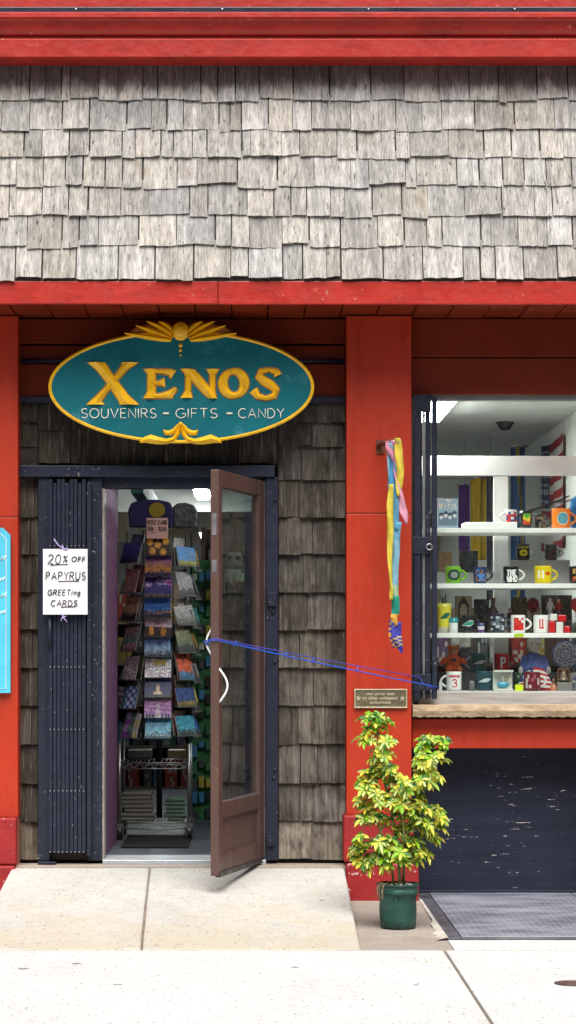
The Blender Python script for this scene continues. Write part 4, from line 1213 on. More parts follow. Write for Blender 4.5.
# bottom shelf
mug(454, SH[0], .17, WHT, 'white mug with red number and left hand handle on the deck', h=.106, r=.042, hand=-1, prnt=lambda u, v, a=inked(strokes('HARPER', .08, .78, .16, .25, .84), .03), b=inked(strokes('3', .38, .08, .55, .2, .3), .05): ((.5, .02, .05) if a(u, v) or b(u, v) else None), pw=1.8, nu=36, nv=26)
mug(478, RB, .36, (.006, .10, .10), 'teal mug with left handle on the dark step', h=.108, r=.044, hand=-1, hcol=(.45, .5, .5), prnt=wing((.5, .55, .53), (.015, .02, .02)), pw=1.9)
mug(484, SH[0], .2, (.015, .055, .075), 'dark slate blue mug standing in front of the teal mug', h=.108, r=.046, prnt=wing((.4, .5, .52), (.012, .02, .03)), pw=1.8)
mug(502, RB, .36, (.55, .012, .018), 'glossy red mug with white letter on the dark step', h=.106, r=.043, prnt=textprint((('P', .32, .68),), WHT, .075), pw=1.4, ph=(.2, .85))
mug(532, SH[0], .12, (.13, .012, .02), 'maroon mug with pale lettering before the doll', h=.105, r=.046, hcol=(.6, .58, .56), prnt=blocks((.55, .5, .48), (.35, .1, .1), 7, 4, 41, None, .55), pw=1.8)

mug(540, SH[1], .3, (.014, .013, .013), 'small black mug between the striped tumbler and the orange mug', h=.085, r=.034, prnt=blocks((.10, .10, .1), (.2, .16, .1), 4, 4, 81, None, .5))
mug(514, SH[3], .36, (.14, .05, .03), 'reddish brown mug hidden behind the white red block mug', h=.115, r=.04, prnt=blocks((.3, .2, .1), (.05, .03, .02), 5, 5, 82, None, .5))
mug(549, SH[3], .34, (.03, .045, .09), 'deep navy mug just behind the red ornament', h=.09, r=.036, prnt=blocks((.3, .3, .35), (.1, .12, .2), 5, 5, 83, None, .5))
mug(521, SH[0], .33 - .06, (.03, .08, .04), 'dark green mug half hidden left of the doll', h=.10, r=.035, prnt=blocks((.3, .33, .28), (.1, .16, .1), 5, 5, 84, None, .5))
mug(577, SH[0], .2, (.20, .19, .17), 'grey mug cut by the frame beside the model bell', h=.10, r=.042, prnt=blocks((.05, .06, .15), (.4, .38, .35), 5, 5, 85, None, .6))


def tumbler(px, z, y, r0, r1, h, cols, label, name='tumbler', cat='tumbler', prnt=None):
    t = thing(name, label, cat, (X(px, y), y, z + .0005)); x = X(px, y)
    prof = [(0, 0), (r0, 0)]; n = len(cols); cc = [cols[0]]
    for i, c in enumerate(cols): prof.append((r0 + (r1 - r0) * (i + 1) / n, h * (i + 1) / n)); cc.append(c)
    prof += [(r1 - .004, h), (r0 - .003, .01), (0, .01)]; cc += [cols[-1], cols[0], cols[0]]
    MB().lathe(prof, x, y, z + .0005, 24, cc).build('cup', M_ceramic, t)
    if prnt:
        f = lambda u, v: (x + (r0 + (r1 - r0) * (.2 + .7 * v) + .001) * sin((u - .5) * 1.6), y - (r0 + (r1 - r0) * (.2 + .7 * v) + .001) * cos((u - .5) * 1.6), z + h * (.2 + .7 * v))
        MB().grid(f, 20, 20, lambda u, v: prnt(u, v) or cols[len(cols) // 2], True).build('print', M_ceramic, t)
    return t


def bands(u, v):
    if .15 < u < .85 and .05 < v < .95:
        return (.10, .35, .05) if v > .66 + .1 * sin(u * 9) else ((.65, .52, .03) if v > .36 + .08 * sin(u * 7) else (.55, .06, .02))
    return BLACK
tumbler(526, SH[1], yA, .033, .040, .098, [BLACK, BLACK, BLACK], 'black tumbler with green, yellow and red bands on the top shelf', prnt=bands)
g1 = tumbler(444, SH[3], yA, .030, .043, .165, [(.6, .58, .5), (.70, .62, .06), (.72, .66, .05), (.72, .66, .05), (.70, .64, .10)], 'tall yellow glass with a dark green sweep beside the gate', 'pint_glass', 'glass', prnt=wing((.02, .13, .09)))
tumbler(453.5, SH[3], .17, .024, .026, .085, [(.75, .76, .74), (.75, .76, .74), (.02, .26, .28)], 'small white cup with teal band near the yellow glass', 'shot_glass', 'cup')
tumbler(481, SH[3], .16, .017, .022, .056, [(.12, .03, .2), (.6, .55, .65), (.05, .05, .15)], 'tiny purple and white cup between two black mugs', 'shot_glass', 'cup')
t = thing('bottle', 'dark brown bottle behind the patterned black mug', 'bottle', (X(493, .33), .33, SH[3]))
MB().lathe([(0, 0), (.03, 0), (.03, .12), (.012, .155), (.012, .185), (0, .185)], X(493, .33), .33, SH[3] + .0005, 18, (.06, .025, .015)).build('bottle_body', M_ceramic, t)
MB().lathe([(0, 0), (.014, 0), (.014, .014), (0, .014)], X(493, .33), .33, SH[3] + .186, 14, (.1, .04, .03)).build('cap', M_ceramic, t)

# dark pens standing in the yellow glass
mb = MB()
for i in range(7): mb.tube([(X(444, yA) + R.uniform(-.012, .012), yA + R.uniform(-.012, .012), SH[3] + .03), (X(444, yA) + R.uniform(-.03, .03), yA + R.uniform(-.02, .02), SH[3] + .2 + R.uniform(-.02, .015))], .004, 6, R.choice([(.02, .02, .02), (.3, .3, .3), (.04, .04, .06)]))
tag(mb.build('pen_bundle', M_ceramic), 'bundle of dark pens standing in the yellow glass', 'pens')


def panel(name, label, cat, px0, px1, py0, py1, y, fn, frame=None, group=None, nu=16, nv=20, tilt=0., zfloor=None):
    x0, x1, za, zb = X(px0, y), X(px1, y), Z(py1, y), Z(py0, y)
    if zfloor is not None: zb += zfloor - za; za = zfloor
    t = thing(name, label, cat, ((x0 + x1) / 2, y, za), group)
    B(x0, x1, y, y + .012, za, zb, col=frame or (.5, .5, .5)).build('frame' if frame else 'backing', M_print, t, bevel=.001)
    e = .006 if frame else .0005
    MB().grid(lambda u, v: (x0 + e + (x1 - x0 - 2 * e) * u, y - .0015, za + e + (zb - za - 2 * e) * v), nu, nv, fn).build('picture', M_print, t)
    return t


def tin(u, v):
    for k_, cx0 in enumerate((.18, .40, .62, .83)):
        cy0 = .42 + .05 * (k_ % 2)
        if math.hypot((u - cx0) / .09, (v - cy0) / .085) < 1: return (.62, .66, .68) if v < cy0 + .035 else (.03, .04, .06)
        if math.hypot((u - cx0) / .13, (v - cy0 - .03) / .11) < 1: return (.03, .045, .07)
        if abs(u - cx0) < .12 and v < cy0 - .06 and v > .12: return (.10, .15, .2)
    return (.26, .38, .47)
ts = panel('tin_sign', 'slate blue tin sign with four dark haired heads on top shelf', 'sign', 437.5, 458, 497, 528, .3, tin, None, None, 40, 40, zfloor=SH[1] + .001)
mb = MB(); letter_mb(strokes('THE', X(446, .3), Z(502.5, .3), .016, .3, .03), .297, .0014, 4, mb); letter_mb(strokes('BEATLES', X(439.3, .3), Z(508.5, .3), .026, .3, .094), .297, .0024, 4, mb)
mb.build('lettering', M_letterwhite, ts)


def portrait(u, v):
    d = math.hypot((u - .5) / .28, (v - .55) / .27)
    if d < 1: return (.5, .42, .3)
    if math.hypot((u - .5) / .4, (v - .6) / .38) < 1: return (.03, .025, .02)
    if v < .28: return (.06, .05, .04)
    return (.36, .3, .2)
panel('framed_portrait', 'framed sepia portrait behind the black mug on the third shelf', 'picture', 455, 472, 597, 634, .42, portrait, (.25, .2, .12), zfloor=SH[3] + .001)
panel('art_print', 'dark patterned picture leaning at the back of the third shelf', 'picture', 474, 489, 600, 634, .43, blocks((.06, .07, .09), (.13, .12, .12), 5, 8, 51, (.02, .02, .02)), (.02, .02, .02), zfloor=SH[3] + .001)
panel('postcard_print', 'small dark poster behind the orange bear', 'poster', 456, 471, 637, 662, .43, blocks((.2, .2, .24), (.1, .1, .16), 6, 9, 61, (.05, .05, .05)), None, zfloor=RB + .001)
# round red badge
t = thing('round_badge', 'round red and black badge at the back of the third shelf', 'badge', (X(533, .4), .4, SH[3]))
zc0 = Z(605, .4); xb0 = X(533, .4)
MB().prism([(xb0 + .035 * cos(a_), zc0 + .042 * sin(a_)) for a_ in [q * pi / 14 for q in range(28)]], .4, .41, (.015, .012, .012)).build('disc', M_print, t)
mb = MB().tube([(xb0 + .027 * cos(a_), .398, zc0 + .033 * sin(a_)) for a_ in [q * pi / 12 for q in range(24)]], .004, 5, (.5, .03, .04), True); mb.box(xb0 - .016, xb0 - .004, .396, .3995, zc0 - .018, zc0 + .018, (.5, .03, .04)); mb.box(xb0 + .004, xb0 + .016, .396, .3995, zc0 - .018, zc0 + .018, (.5, .03, .04))
mb.build('emblem', M_print, t)
B(xb0 - .004, xb0 + .004, .402, .44, SH[3], zc0 - .04, col=(.02, .02, .02)).build('stand', M_print, t)
# couple figurine and red ornament
xf = X(554, .26); zf = SH[3] + .085
pd = tag(B(xf - .06, xf + .05, .22, .32, SH[3] + .0005, zf, col=(.1, .08, .07)).build('pedestal_box', M_print, bevel=.003), 'small dark box under the couple figurine', 'box')
fg = thing('figurine', 'painted figurine of a pale figure beside one in red', 'figurine', (xf, .26, zf))
def stick(x, z, body, legs, head, hair, s=1.):
    pr = []
    def cap(a, b, r, c, n=6):
        for q in range(n + 1):
            p = Vector(a).lerp(Vector(b), q / n); pr.append((p, (r, r, r), c))
    cap((x - .008, .26, z + .004), (x - .006, .26, z + .05), .006, legs); cap((x + .009, .26, z + .004), (x + .006, .26, z + .05), .006, legs)
    cap((x, .26, z + .05), (x, .26, z + .085), .011, body)
    cap((x - .012, .258, z + .084), (x - .02, .25, z + .05), .0048, body); cap((x + .012, .258, z + .084), (x + .02, .25, z + .055), .0048, body)
    pr.append((Vector((x, .26, z + .102)), (.0085, .0085, .01), head)); pr.append((Vector((x, .263, z + .107)), (.009, .008, .008), hair))
    return pr
blob(stick(xf - .022, zf, (.6, .58, .55), (.62, .6, .58), (.55, .35, .26), (.35, .3, .25)), .0028, 2).build('pale_figure', M_plush, fg)
blob(stick(xf + .024, zf - .004, (.4, .05, .04), (.10, .12, .2), (.55, .35, .26), (.3, .03, .02)), .0028, 2).build('red_figure', M_plush, fg)
oz = thing('red_ornament', 'red and white ornament of stacked rounded blocks on the third shelf', 'ornament', (X(560, .16), .16, SH[3]))
mb = MB()
for a, b, c, d, cl in ((549, 555, 633, 621, (.55, .02, .02)), (556, 563, 633, 622, (.7, .66, .64)), (564, 570, 633, 626, (.55, .02, .02)), (550, 557, 620.6, 614, (.7, .66, .64)), (558, 566, 621.6, 615, (.55, .02, .02))):
    mb.box(X(a, .16), X(b, .16), .15, .18, max(SH[3] + .0005, Z(c, .16)), Z(d, .16), col=cl)
mb.build('ornament_blocks', M_ceramic, oz, bevel=.004)
tag(blob([(Vector((X(576, .25), .25, SH[3] + .16)), (.03, .03, .04), (.5, .02, .02)), (Vector((X(579, .25), .25, SH[3] + .10)), (.02, .02, .09), (.4, .03, .03))], .006).build('red_toy', M_plush), 'red toy cut by the right edge of the window', 'toy')
tag(blob([(Vector((X(578, .25), .25, SH[1] + .14)), (.045, .04, .05), (.02, .16, .42)), (Vector((X(575, .25), .25, SH[1] + .06)), (.03, .035, .07), (.02, .16, .42)), (Vector((X(571, .24), .23, SH[1] + .10)), (.018, .018, .03), (.02, .18, .45))], .007).build('blue_plush_toy', M_plush), 'bright blue plush toy at the right edge of the top shelf', 'plush toy')

# orange bear
bxp, byp, bzp = X(453, .34), .33, RB
OR, OR2, TN = (.80, .12, .02), (.74, .085, .015), (.55, .35, .2)
pr = [((0, 0, .055), (.042, .034, .055), OR), ((0, -.004, .125), (.030, .028, .027), (.62, .13, .03)), ((-.026, 0, .148), (.011, .008, .012), (.62, .13, .03)), ((.026, 0, .148), (.011, .008, .012), (.62, .13, .03)), ((.004, -.028, .118), (.014, .014, .011), TN),
      ((-.05, -.012, .07), (.018, .016, .016), OR2), ((-.064, -.016, .056), (.013, .013, .013), OR2), ((.05, -.012, .07), (.018, .016, .016), OR2), ((.064, -.016, .056), (.013, .013, .013), OR2),
      ((-.03, -.035, .018), (.020, .04, .018), (.62, .13, .03)), ((.03, -.035, .018), (.020, .04, .018), (.62, .13, .03))]
t = thing('teddy_bear', 'orange teddy bear sitting behind the white number mug', 'teddy bear', (bxp, byp, bzp))
blob([(Vector((bxp + c[0], byp + c[1], bzp + c[2])), r, cl) for c, r, cl in pr], .0045, 3).build('bear_body', M_plush, t)
MB().ell((bxp - .011, byp - .03, bzp + .132), (.004, .003, .004), BLACK).ell((bxp + .013, byp - .03, bzp + .132), (.004, .003, .004), BLACK).ell((bxp + .004, byp - .042, bzp + .121), (.005, .003, .004), BLACK).build('eyes_and_nose', M_ceramic, t)
B(bxp - .012, bxp + .014, byp - .036, byp - .032, bzp + .06, bzp + .078, col=(.08, .03, .02)).build('chest_patch', M_print, t)

# cloth doll with a flag
dxp, dyp = X(534, .27), .27
dl_ = thing('cloth_doll', 'cloth doll in white cap and blue dress sitting behind the flag', 'doll', (dxp, dyp, SH[0]))
SK, CAPC, DRS = (.56, .50, .45), (.62, .64, .66), (.09, .12, .33)
pr = [((0, 0, .255), (.034, .033, .040), SK), ((0, .008, .275), (.040, .036, .034), CAPC), ((0, .01, .25), (.038, .026, .035), CAPC), ((0, 0, .215), (.016, .016, .02), SK), ((0, 0, .165), (.046, .034, .052), DRS), ((0, -.01, .09), (.070, .050, .08), DRS),
      ((-.052, -.008, .175), (.022, .02, .026), DRS), ((.052, -.008, .175), (.022, .02, .026), DRS), ((-.068, -.016, .14), (.016, .015, .03), DRS), ((.068, -.016, .14), (.016, .015, .03), DRS), ((-.08, -.03, .11), (.012, .013, .022), SK), ((.08, -.03, .11), (.012, .013, .022), SK),
      ((-.035, -.05, .03), (.03, .05, .028), DRS), ((.035, -.05, .03), (.03, .05, .028), DRS)]
blob([(Vector((dxp + c[0], dyp + c[1], SH[0] + .001 + c[2])), r, cl) for c, r, cl in pr], .006, 3).build('doll_body', M_plush, dl_)
mb = MB(); hz0 = SH[0] + .256
for sd in (-1, 1): mb.ell((dxp + sd * .013, dyp - .031, hz0 + .004), (.0042, .003, .0042), (.03, .03, .05))
mb.ell((dxp, dyp - .0335, hz0 - .018), (.008, .003, .0028), (.45, .08, .08)); mb.ell((dxp, dyp - .034, hz0 - .005), (.003, .003, .004), (.5, .38, .33)); mb.build('face', M_ceramic, dl_)
fl = thing('small_flag', 'small striped flag draped across the lap of the cloth doll', 'flag', (dxp, dyp - .08, SH[0]))
def flagcol(u, v):
    if u < .42 and v > .42:
        d = math.hypot((u - .21) / .42 * 1.1, (v - .71) / .58)
        a_ = math.atan2(v - .71, u - .21)
        return (.75, .76, .8) if (.27 < d < .38 and sin(a_ * 13) > .1) else (.02, .035, .14)
    return (.5, .02, .025) if int(v * 9) % 2 == 0 else (.75, .74, .72)
def flagpt(u, v):
    sp = .062 + .048 * (1 - v)
    return (dxp - .004 + (u - .5) * 2 * sp, dyp - .062 - .05 * (1 - v) - .018 * cos((u - .5) * 3) + .004 * sin(u * 14), SH[0] + .003 + .128 * v - .02 * (abs(u - .5) * 2) ** 2 * v)
o = MB().grid(flagpt, 34, 27, flagcol, True).build('flag_cloth', M_cloth, fl)
o.modifiers.new('thick', 'SOLIDIFY').thickness = .002
tag(B(X(515, .09), X(523, .09), .085, .089, SH[0] + .0005, SH[0] + .036, col=(.6, .72, .02)).build('price_tag', M_print), 'small lime yellow price tag on the bottom deck', 'price tag')
tag(B(X(510, .3), X(519, .3), .095, .0988, SH[3] - .022, SH[3] - .003, col=(.45, .6, .02)).build('price_tag', M_print), 'small lime tag stuck under the edge of the third shelf', 'price tag')

# blue and white plate on a stand, small bell model
px_, py_ = X(566, .36), .37; pz = RB + .10
pt = thing('decorative_plate', 'blue and white patterned plate on a stand at the window right', 'plate', (px_, py_, RB))
def pcol(r, a_):
    if r < .28: return (.25, .33, .55) if sin(a_ * 3 + r * 30) > .2 else (.7, .73, .78)
    if r < .36: return (.72, .75, .8)
    if r < .44: return (.10, .16, .42)
    if r < .62: return (.66, .7, .77) if sin(a_ * 6) * sin(r * 60) < .25 else (.14, .22, .5)
    if r < .92: return (.70, .73, .79) if (sin(a_ * 9 + 1) * sin(r * 34)) < .15 else (.12, .2, .48)
    return (.15, .22, .5)
Rp = .082; mb = MB(); rings = [0.001, .15, .28, .36, .44, .5, .56, .62, .70, .78, .86, .92, 1.]; na = 48; vs = []; fs = []; cs = []
for r in rings:
    for j in range(na):
        a_ = 2 * pi * j / na; dish = -.012 * max(0, (r - .55) / .45)
        vs.append((px_ + Rp * r * cos(a_), py_ + dish + .018 * r * sin(a_), pz + Rp * r * sin(a_)))
for i in range(len(rings) - 1):
    for j in range(na):
        fs.append((i * na + j, i * na + (j + 1) % na, (i + 1) * na + (j + 1) % na, (i + 1) * na + j)); cs.append(pcol((rings[i] + rings[i + 1]) / 2, 2 * pi * (j + .5) / na))
mb.add(vs, fs, cs, True); o = mb.build('plate', M_ceramic, pt); o.modifiers.new('thick', 'SOLIDIFY').thickness = .004
MB().tube([(px_ - .03, py_ - .03, RB + .002), (px_ - .03, py_ + .03, RB + .06), (px_ - .03, py_ + .05, RB + .002)], .003, 6).tube([(px_ + .03, py_ - .03, RB + .002), (px_ + .03, py_ + .03, RB + .06), (px_ + .03, py_ + .05, RB + .002)], .003, 6).build('plate_stand', M_black, pt)
bxl, byl = X(563.5, .2), .2
bb = thing('model_bell', 'miniature cracked bell hanging in a wooden yoke on a grey base', 'model bell', (bxl, byl, SH[0]))
B(bxl - .04, bxl + .045, byl - .03, byl + .03, SH[0] + .0005, SH[0] + .046, col=(.2, .19, .18)).build('base', M_print, bb, bevel=.003)
zb_ = SH[0] + .047
MB().lathe([(.028, 0), (.024, .01), (.018, .025), (.015, .045), (.008, .052), (0, .053)], bxl, byl, zb_ + .012, 20, (.16, .10, .06)).build('bell', M_ceramic, bb)
MB().box(bxl - .034, bxl - .027, byl - .008, byl + .008, zb_, zb_ + .075, col=(.12, .06, .03)).box(bxl + .027, bxl + .034, byl - .008, byl + .008, zb_, zb_ + .075, col=(.12, .06, .03)).box(bxl - .034, bxl + .034, byl - .009, byl + .009, zb_ + .066, zb_ + .08, col=(.12, .06, .03)).build('yoke', M_print, bb)
t = thing('copper_bell', 'little copper hand bell beside the model bell base', 'bell', (X(553.5, .13), .13, SH[0]))
MB().lathe([(.022, 0), (.019, .012), (.015, .03), (.006, .038), (0, .039)], X(553.5, .13), .13, SH[0] + .0005, 18, (.38, .14, .07)).build('bell', M_ceramic, t)
MB().lathe([(.004, 0), (.004, .02), (.006, .026), (0, .03)], X(553.5, .13), .13, SH[0] + .039, 10, (.38, .16, .08)).build('handle', M_ceramic, t)
# white box with little plate
t = thing('gift_box', 'clear white gift box with a tiny round dish inside', 'box', (X(503, .14), .14, SH[0]))
xa, xb = X(493.5, .14), X(513, .14)
MB().box(xa, xb, .17, .175, SH[0] + .001, SH[0] + .115, col=(.62, .64, .58)).box(xa, xb, .12, .17, SH[0] + .001, SH[0] + .012, col=(.6, .6, .55)).box(xa, xb, .12, .17, SH[0] + .105, SH[0] + .115, col=(.6, .6, .55)).build('box_shell', M_print, t, bevel=.001)
MB().prism([(X(506.5, .14) + .025 * cos(a_), SH[0] + .068 + .025 * sin(a_)) for a_ in [q * pi / 12 for q in range(24)]], .155, .16, (.7, .68, .6)).prism([(X(506.5, .14) + .015 * cos(a_), SH[0] + .068 + .015 * sin(a_)) for a_ in [q * pi / 10 for q in range(20)]], .152, .156, (.35, .33, .22)).build('dish', M_print, t)
MB().ell((X(503, .14), .14, SH[0] + .033), (.034, .014, .019), (.05, .30, .42)).build('blue_trinket', M_ceramic, t)
tag(MB().lathe([(0, 0), (.016, 0), (.016, .05), (.008, .056), (0, .056)], X(472, .15), .15, SH[0] + .0005, 14, (.12, .13, .14)).build('salt_shaker', M_ceramic), 'small grey shaker between the number mug and slate mug', 'shaker')
tag(B(X(439, .15), X(442, .15), .14, .16, SH[0] + .0005, SH[0] + .05, col=(.6, .62, .64)).build('card_box', M_print, bevel=.001), 'thin white carton at the gate end of the bottom deck', 'carton')

# goods at the back of the shelves
panel('gift_bag', 'tan paper bag at the left back of the second shelf', 'bag', 440, 452, 541, 562, .41, blocks((.36, .24, .13), (.42, .28, .16), 4, 5, 71, (.33, .2, .1)), None, zfloor=SH[2] + .0705)
panel('picture_book', 'dark picture book standing behind the blue mug', 'book', 459, 478, 540, 562, .42, blocks((.06, .08, .08), (.10, .07, .05), 6, 6, 72, (.02, .025, .03)), None, zfloor=SH[2] + .0705)
panel('picture_book', 'mottled brown picture book behind the yellow mug', 'book', 511, 527, 598, 634, .435, blocks((.12, .08, .04), (.05, .06, .05), 7, 9, 73, (.16, .11, .05)), None, zfloor=SH[3] + .001)
panel('picture_book', 'mottled grey green picture book behind the couple figurine', 'book', 541, 572, 596, 634, .437, blocks((.10, .09, .06), (.05, .07, .05), 9, 9, 74, (.16, .12, .10)), None, zfloor=SH[3] + .001)

# flags and banners farther inside
fw = thing('wall_flag', 'striped flag with starred corner hung on the right inside wall', 'flag', (1.99, 2.0, 2.05))
def ff(u, v):
    if u < .40 and v > .40: return (.55, .56, .6) if (int(u * 25) % 2 == 0 and int(v * 26) % 2 == 0) else (.03, .04, .12)
    return (.36, .03, .04) if int(v * 13) % 2 == 0 else (.6, .58, .55)
yf0, yf1 = 2.6, 1.6
o = MB().grid(lambda u, v: (1.975 + .012 * sin(u * 16) * (1.2 - v), yf0 + (yf1 - yf0) * u, 2.02 + .70 * v - .03 * sin(u * 3)), 50, 39, ff, True).build('flag_cloth', M_cloth, fw); o.modifiers.new('thick', 'SOLIDIFY').thickness = .003
def banner(name, label, px0, px1, py0, py1, y, cols):
    t = thing(name, label, 'banner', ((X(px0, y) + X(px1, y)) / 2, y, Z(py1, y)))
    n_ = len(cols)
    o = MB().grid(lambda u, v: (X(px0, y) + (X(px1, y) - X(px0, y)) * u, y + .02 * sin(u * 9), Z(py1, y) + (Z(py0, y) - Z(py1, y)) * v), 12, 14, lambda u, v: cols[min(n_ - 1, int(u * n_ + .6 * sin(v * 7 + 1)) % n_)], True).build('banner_cloth', M_cloth, t)
    o.modifiers.new('thick', 'SOLIDIFY').thickness = .003
    MB().tube([(X(px0, y) - .02, y, Z(py0, y)), (X(px1, y) + .02, y, Z(py0, y))], .008, 8).tube([(X((px0 + px1) / 2, y), y, Z(py0, y)), (X((px0 + px1) / 2, y), y, CE)], .003, 5).build('hanging_rod', M_steel, t)
banner('hanging_banner', 'deep yellow banner hanging inside behind the top shelf', 471, 486, 478, 560, 2.6, [(.55, .36, .01), (.62, .42, .02)])
banner('hanging_banner', 'purple banner hanging inside beside the yellow banner', 459, 469.5, 484, 560, 2.7, [(.10, .03, .22), (.12, .04, .26)])
banner('hanging_banner', 'dark grey banner hanging inside left of the white mullion', 487, 494, 476, 600, 2.5, [(.07, .07, .09), (.16, .16, .18)])
banner('hanging_banner', 'blue banner with yellow streak hanging inside right of the mullion', 511, 525, 446, 620, 2.4, [(.03, .09, .22), (.04, .11, .25), (.30, .25, .05), (.03, .08, .2)])
# wire grid shelf and dark stock behind
wr = thing('wire_shelf', 'slanted wire display shelf on the right inside wall', 'shelf', (1.9, 1.3, 2.2))
mb = MB()
for k_ in range(6): mb.tube([(1.97, 2.3 - k_ * .16, 2.30), (1.60, 2.2 - k_ * .16, 2.17)], .004, 5)
for k_ in range(4): mb.tube([(1.97 - k_ * .11, 2.4, 2.30 - k_ * .04), (1.97 - k_ * .11, 1.3, 2.30 - k_ * .04)], .005, 5)
mb.build('wires', M_black, wr)
def cabinet(x0, x1, y, zt, label, seed, nsh, name='stock_cabinet'):
    rr = random.Random(seed)
    t = thing(name, label, 'cabinet', ((x0 + x1) / 2, y, FL))
    mb = MB().box(x0, x1, y + .3, y + .33, FL, zt).box(x0, x0 + .03, y, y + .3, FL, zt).box(x1 - .03, x1, y, y + .3, FL, zt)
    mb.build('carcass', mat('dark_cabinet_wood', (.06, .035, .022), .6, var=.3), t)
    hs = (zt - FL) / nsh
    for i in range(nsh):
        B(x0 + .03, x1 - .03, y, y + .3, FL + i * hs, FL + i * hs + .02).build('shelf', MATS['dark_cabinet_wood'], t)
        x = x0 + .05
        while x < x1 - .12:
            w_ = rr.uniform(.05, .13); h = hs * rr.uniform(.4, .85); c = rr.choice([(.25, .03, .02), (.03, .1, .2), (.3, .22, .06), (.04, .14, .08), (.28, .27, .25), (.10, .06, .12), (.06, .06, .07), (.12, .1, .08)])
            yield_box.append((x, w_, y, FL + i * hs + .021, h, c, i, label)); x += w_ + rr.uniform(.01, .04)
yield_box = []
cabinet(.95, 1.93, 1.0, 1.62, 'low dark stock cabinet behind the window display', 5, 4)
cabinet(-.30, .52, 3.0, 2.2, 'dark stock cabinet behind the open door glass', 6, 6)
cabinet(-1.1, -.2, 6.0, 1.9, 'far dark stock cabinet behind the postcard rack', 7, 5)
rown = ['bottom', 'second', 'third', 'fourth', 'fifth', 'sixth']
cname = {(.25, .03, .02): 'red', (.03, .1, .2): 'blue', (.3, .22, .06): 'ochre', (.04, .14, .08): 'green', (.28, .27, .25): 'pale grey', (.10, .06, .12): 'purple', (.06, .06, .07): 'charcoal', (.12, .1, .08): 'brown'}
cnt = {}
for (x, w_, y, z, h, c, i, lab) in yield_box:
    key = (lab, i, c); cnt[key] = cnt.get(key, 0) + 1
    seed = R.randrange(9999)
    if y == 6.0: c = tuple(q * .3 for q in c)  # dimness of the deep shop put into the far boxes' colour
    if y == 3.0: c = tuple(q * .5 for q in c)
    place = {1.0: 'cabinet behind the window', 3.0: 'cabinet behind the door', 6.0: 'far cabinet'}[y]
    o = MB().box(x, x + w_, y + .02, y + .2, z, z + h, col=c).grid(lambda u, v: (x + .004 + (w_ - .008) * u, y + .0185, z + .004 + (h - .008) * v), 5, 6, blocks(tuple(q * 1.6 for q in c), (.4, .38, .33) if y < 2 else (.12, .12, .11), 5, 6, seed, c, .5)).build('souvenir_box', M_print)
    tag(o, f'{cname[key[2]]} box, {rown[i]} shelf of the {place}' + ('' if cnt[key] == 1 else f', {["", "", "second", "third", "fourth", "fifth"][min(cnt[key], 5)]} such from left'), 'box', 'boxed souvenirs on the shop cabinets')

# panda hanging behind the door glass
pxx, pyy = X(234, 2.7), 2.7; pzz = Z(590, 2.7)
t = thing('panda_plush', 'black and white plush panda seen through the door glass', 'plush toy', (pxx, pyy, pzz))
W_, K_ = (.55, .55, .52), (.02, .02, .02)
pr = [((0, 0, .09), (.07, .055, .085), W_), ((0, -.01, .20), (.062, .055, .055), W_), ((-.045, 0, .25), (.02, .014, .02), K_), ((.045, 0, .25), (.02, .014, .02), K_), ((-.024, -.052, .21), (.015, .012, .017), K_), ((.024, -.052, .21), (.015, .012, .017), K_), ((0, -.06, .185), (.02, .014, .016), W_),
      ((-.075, -.02, .12), (.028, .028, .05), K_), ((.075, -.02, .12), (.028, .028, .05), K_), ((-.045, -.05, .025), (.032, .05, .03), K_), ((.045, -.05, .025), (.032, .05, .03), K_), ((0, 0, .15), (.07, .05, .025), K_)]
blob([(Vector((pxx + c[0], pyy + c[1], pzz + c[2])), r, cl) for c, r, cl in pr], .008, 2).build('panda_body', M_plush, t)
B(pxx + .01, pxx + .07, pyy - .075, pyy - .072, pzz + .06, pzz + .11, col=(.35, .6, .3)).build('label_tag', M_print, t)
MB().tube([(pxx, pyy, pzz + .24), (pxx, pyy + .1, pzz + .36), (pxx, 3.29, pzz + .36)], .004, 6).build('hook', M_steel, t)

# ================================================================== POSTCARD RACK
yk0 = 1.52; rcx = X(158, yk0 - .2); RI = .235
rack = thing('postcard_rack', 'tall wire postcard rack on a wheeled trolley inside the doorway', 'rack', (rcx, yk0, FL))
rowsz = [Z(p, yk0 - RI) for p in (556, 576, 597, 617, 637.5, 657.5, 678, 698, 718.5, 739)]     # card bottoms
def rowset(*ps): return [Z(p, yk0 - RI + .06) for p in ps]
ROWS = {'front': rowsz, 'left': rowset(563, 593, 621, 651, 680, 709, 738), 'right': rowset(566, 596, 625, 653, 680, 707, 736), 'far right': rowset(570, 599, 628, 655, 683, 712, 737)}
zl0, zl1 = rowsz[-1] - .03, rowsz[0] + .16
MB().tube([(rcx, yk0, FL + .12), (rcx, yk0, zl1)], .018, 10).build('pole', M_black, rack)
DIRS = {'left': -radians(47), 'front': 0., 'right': radians(47), 'far right': radians(80)}
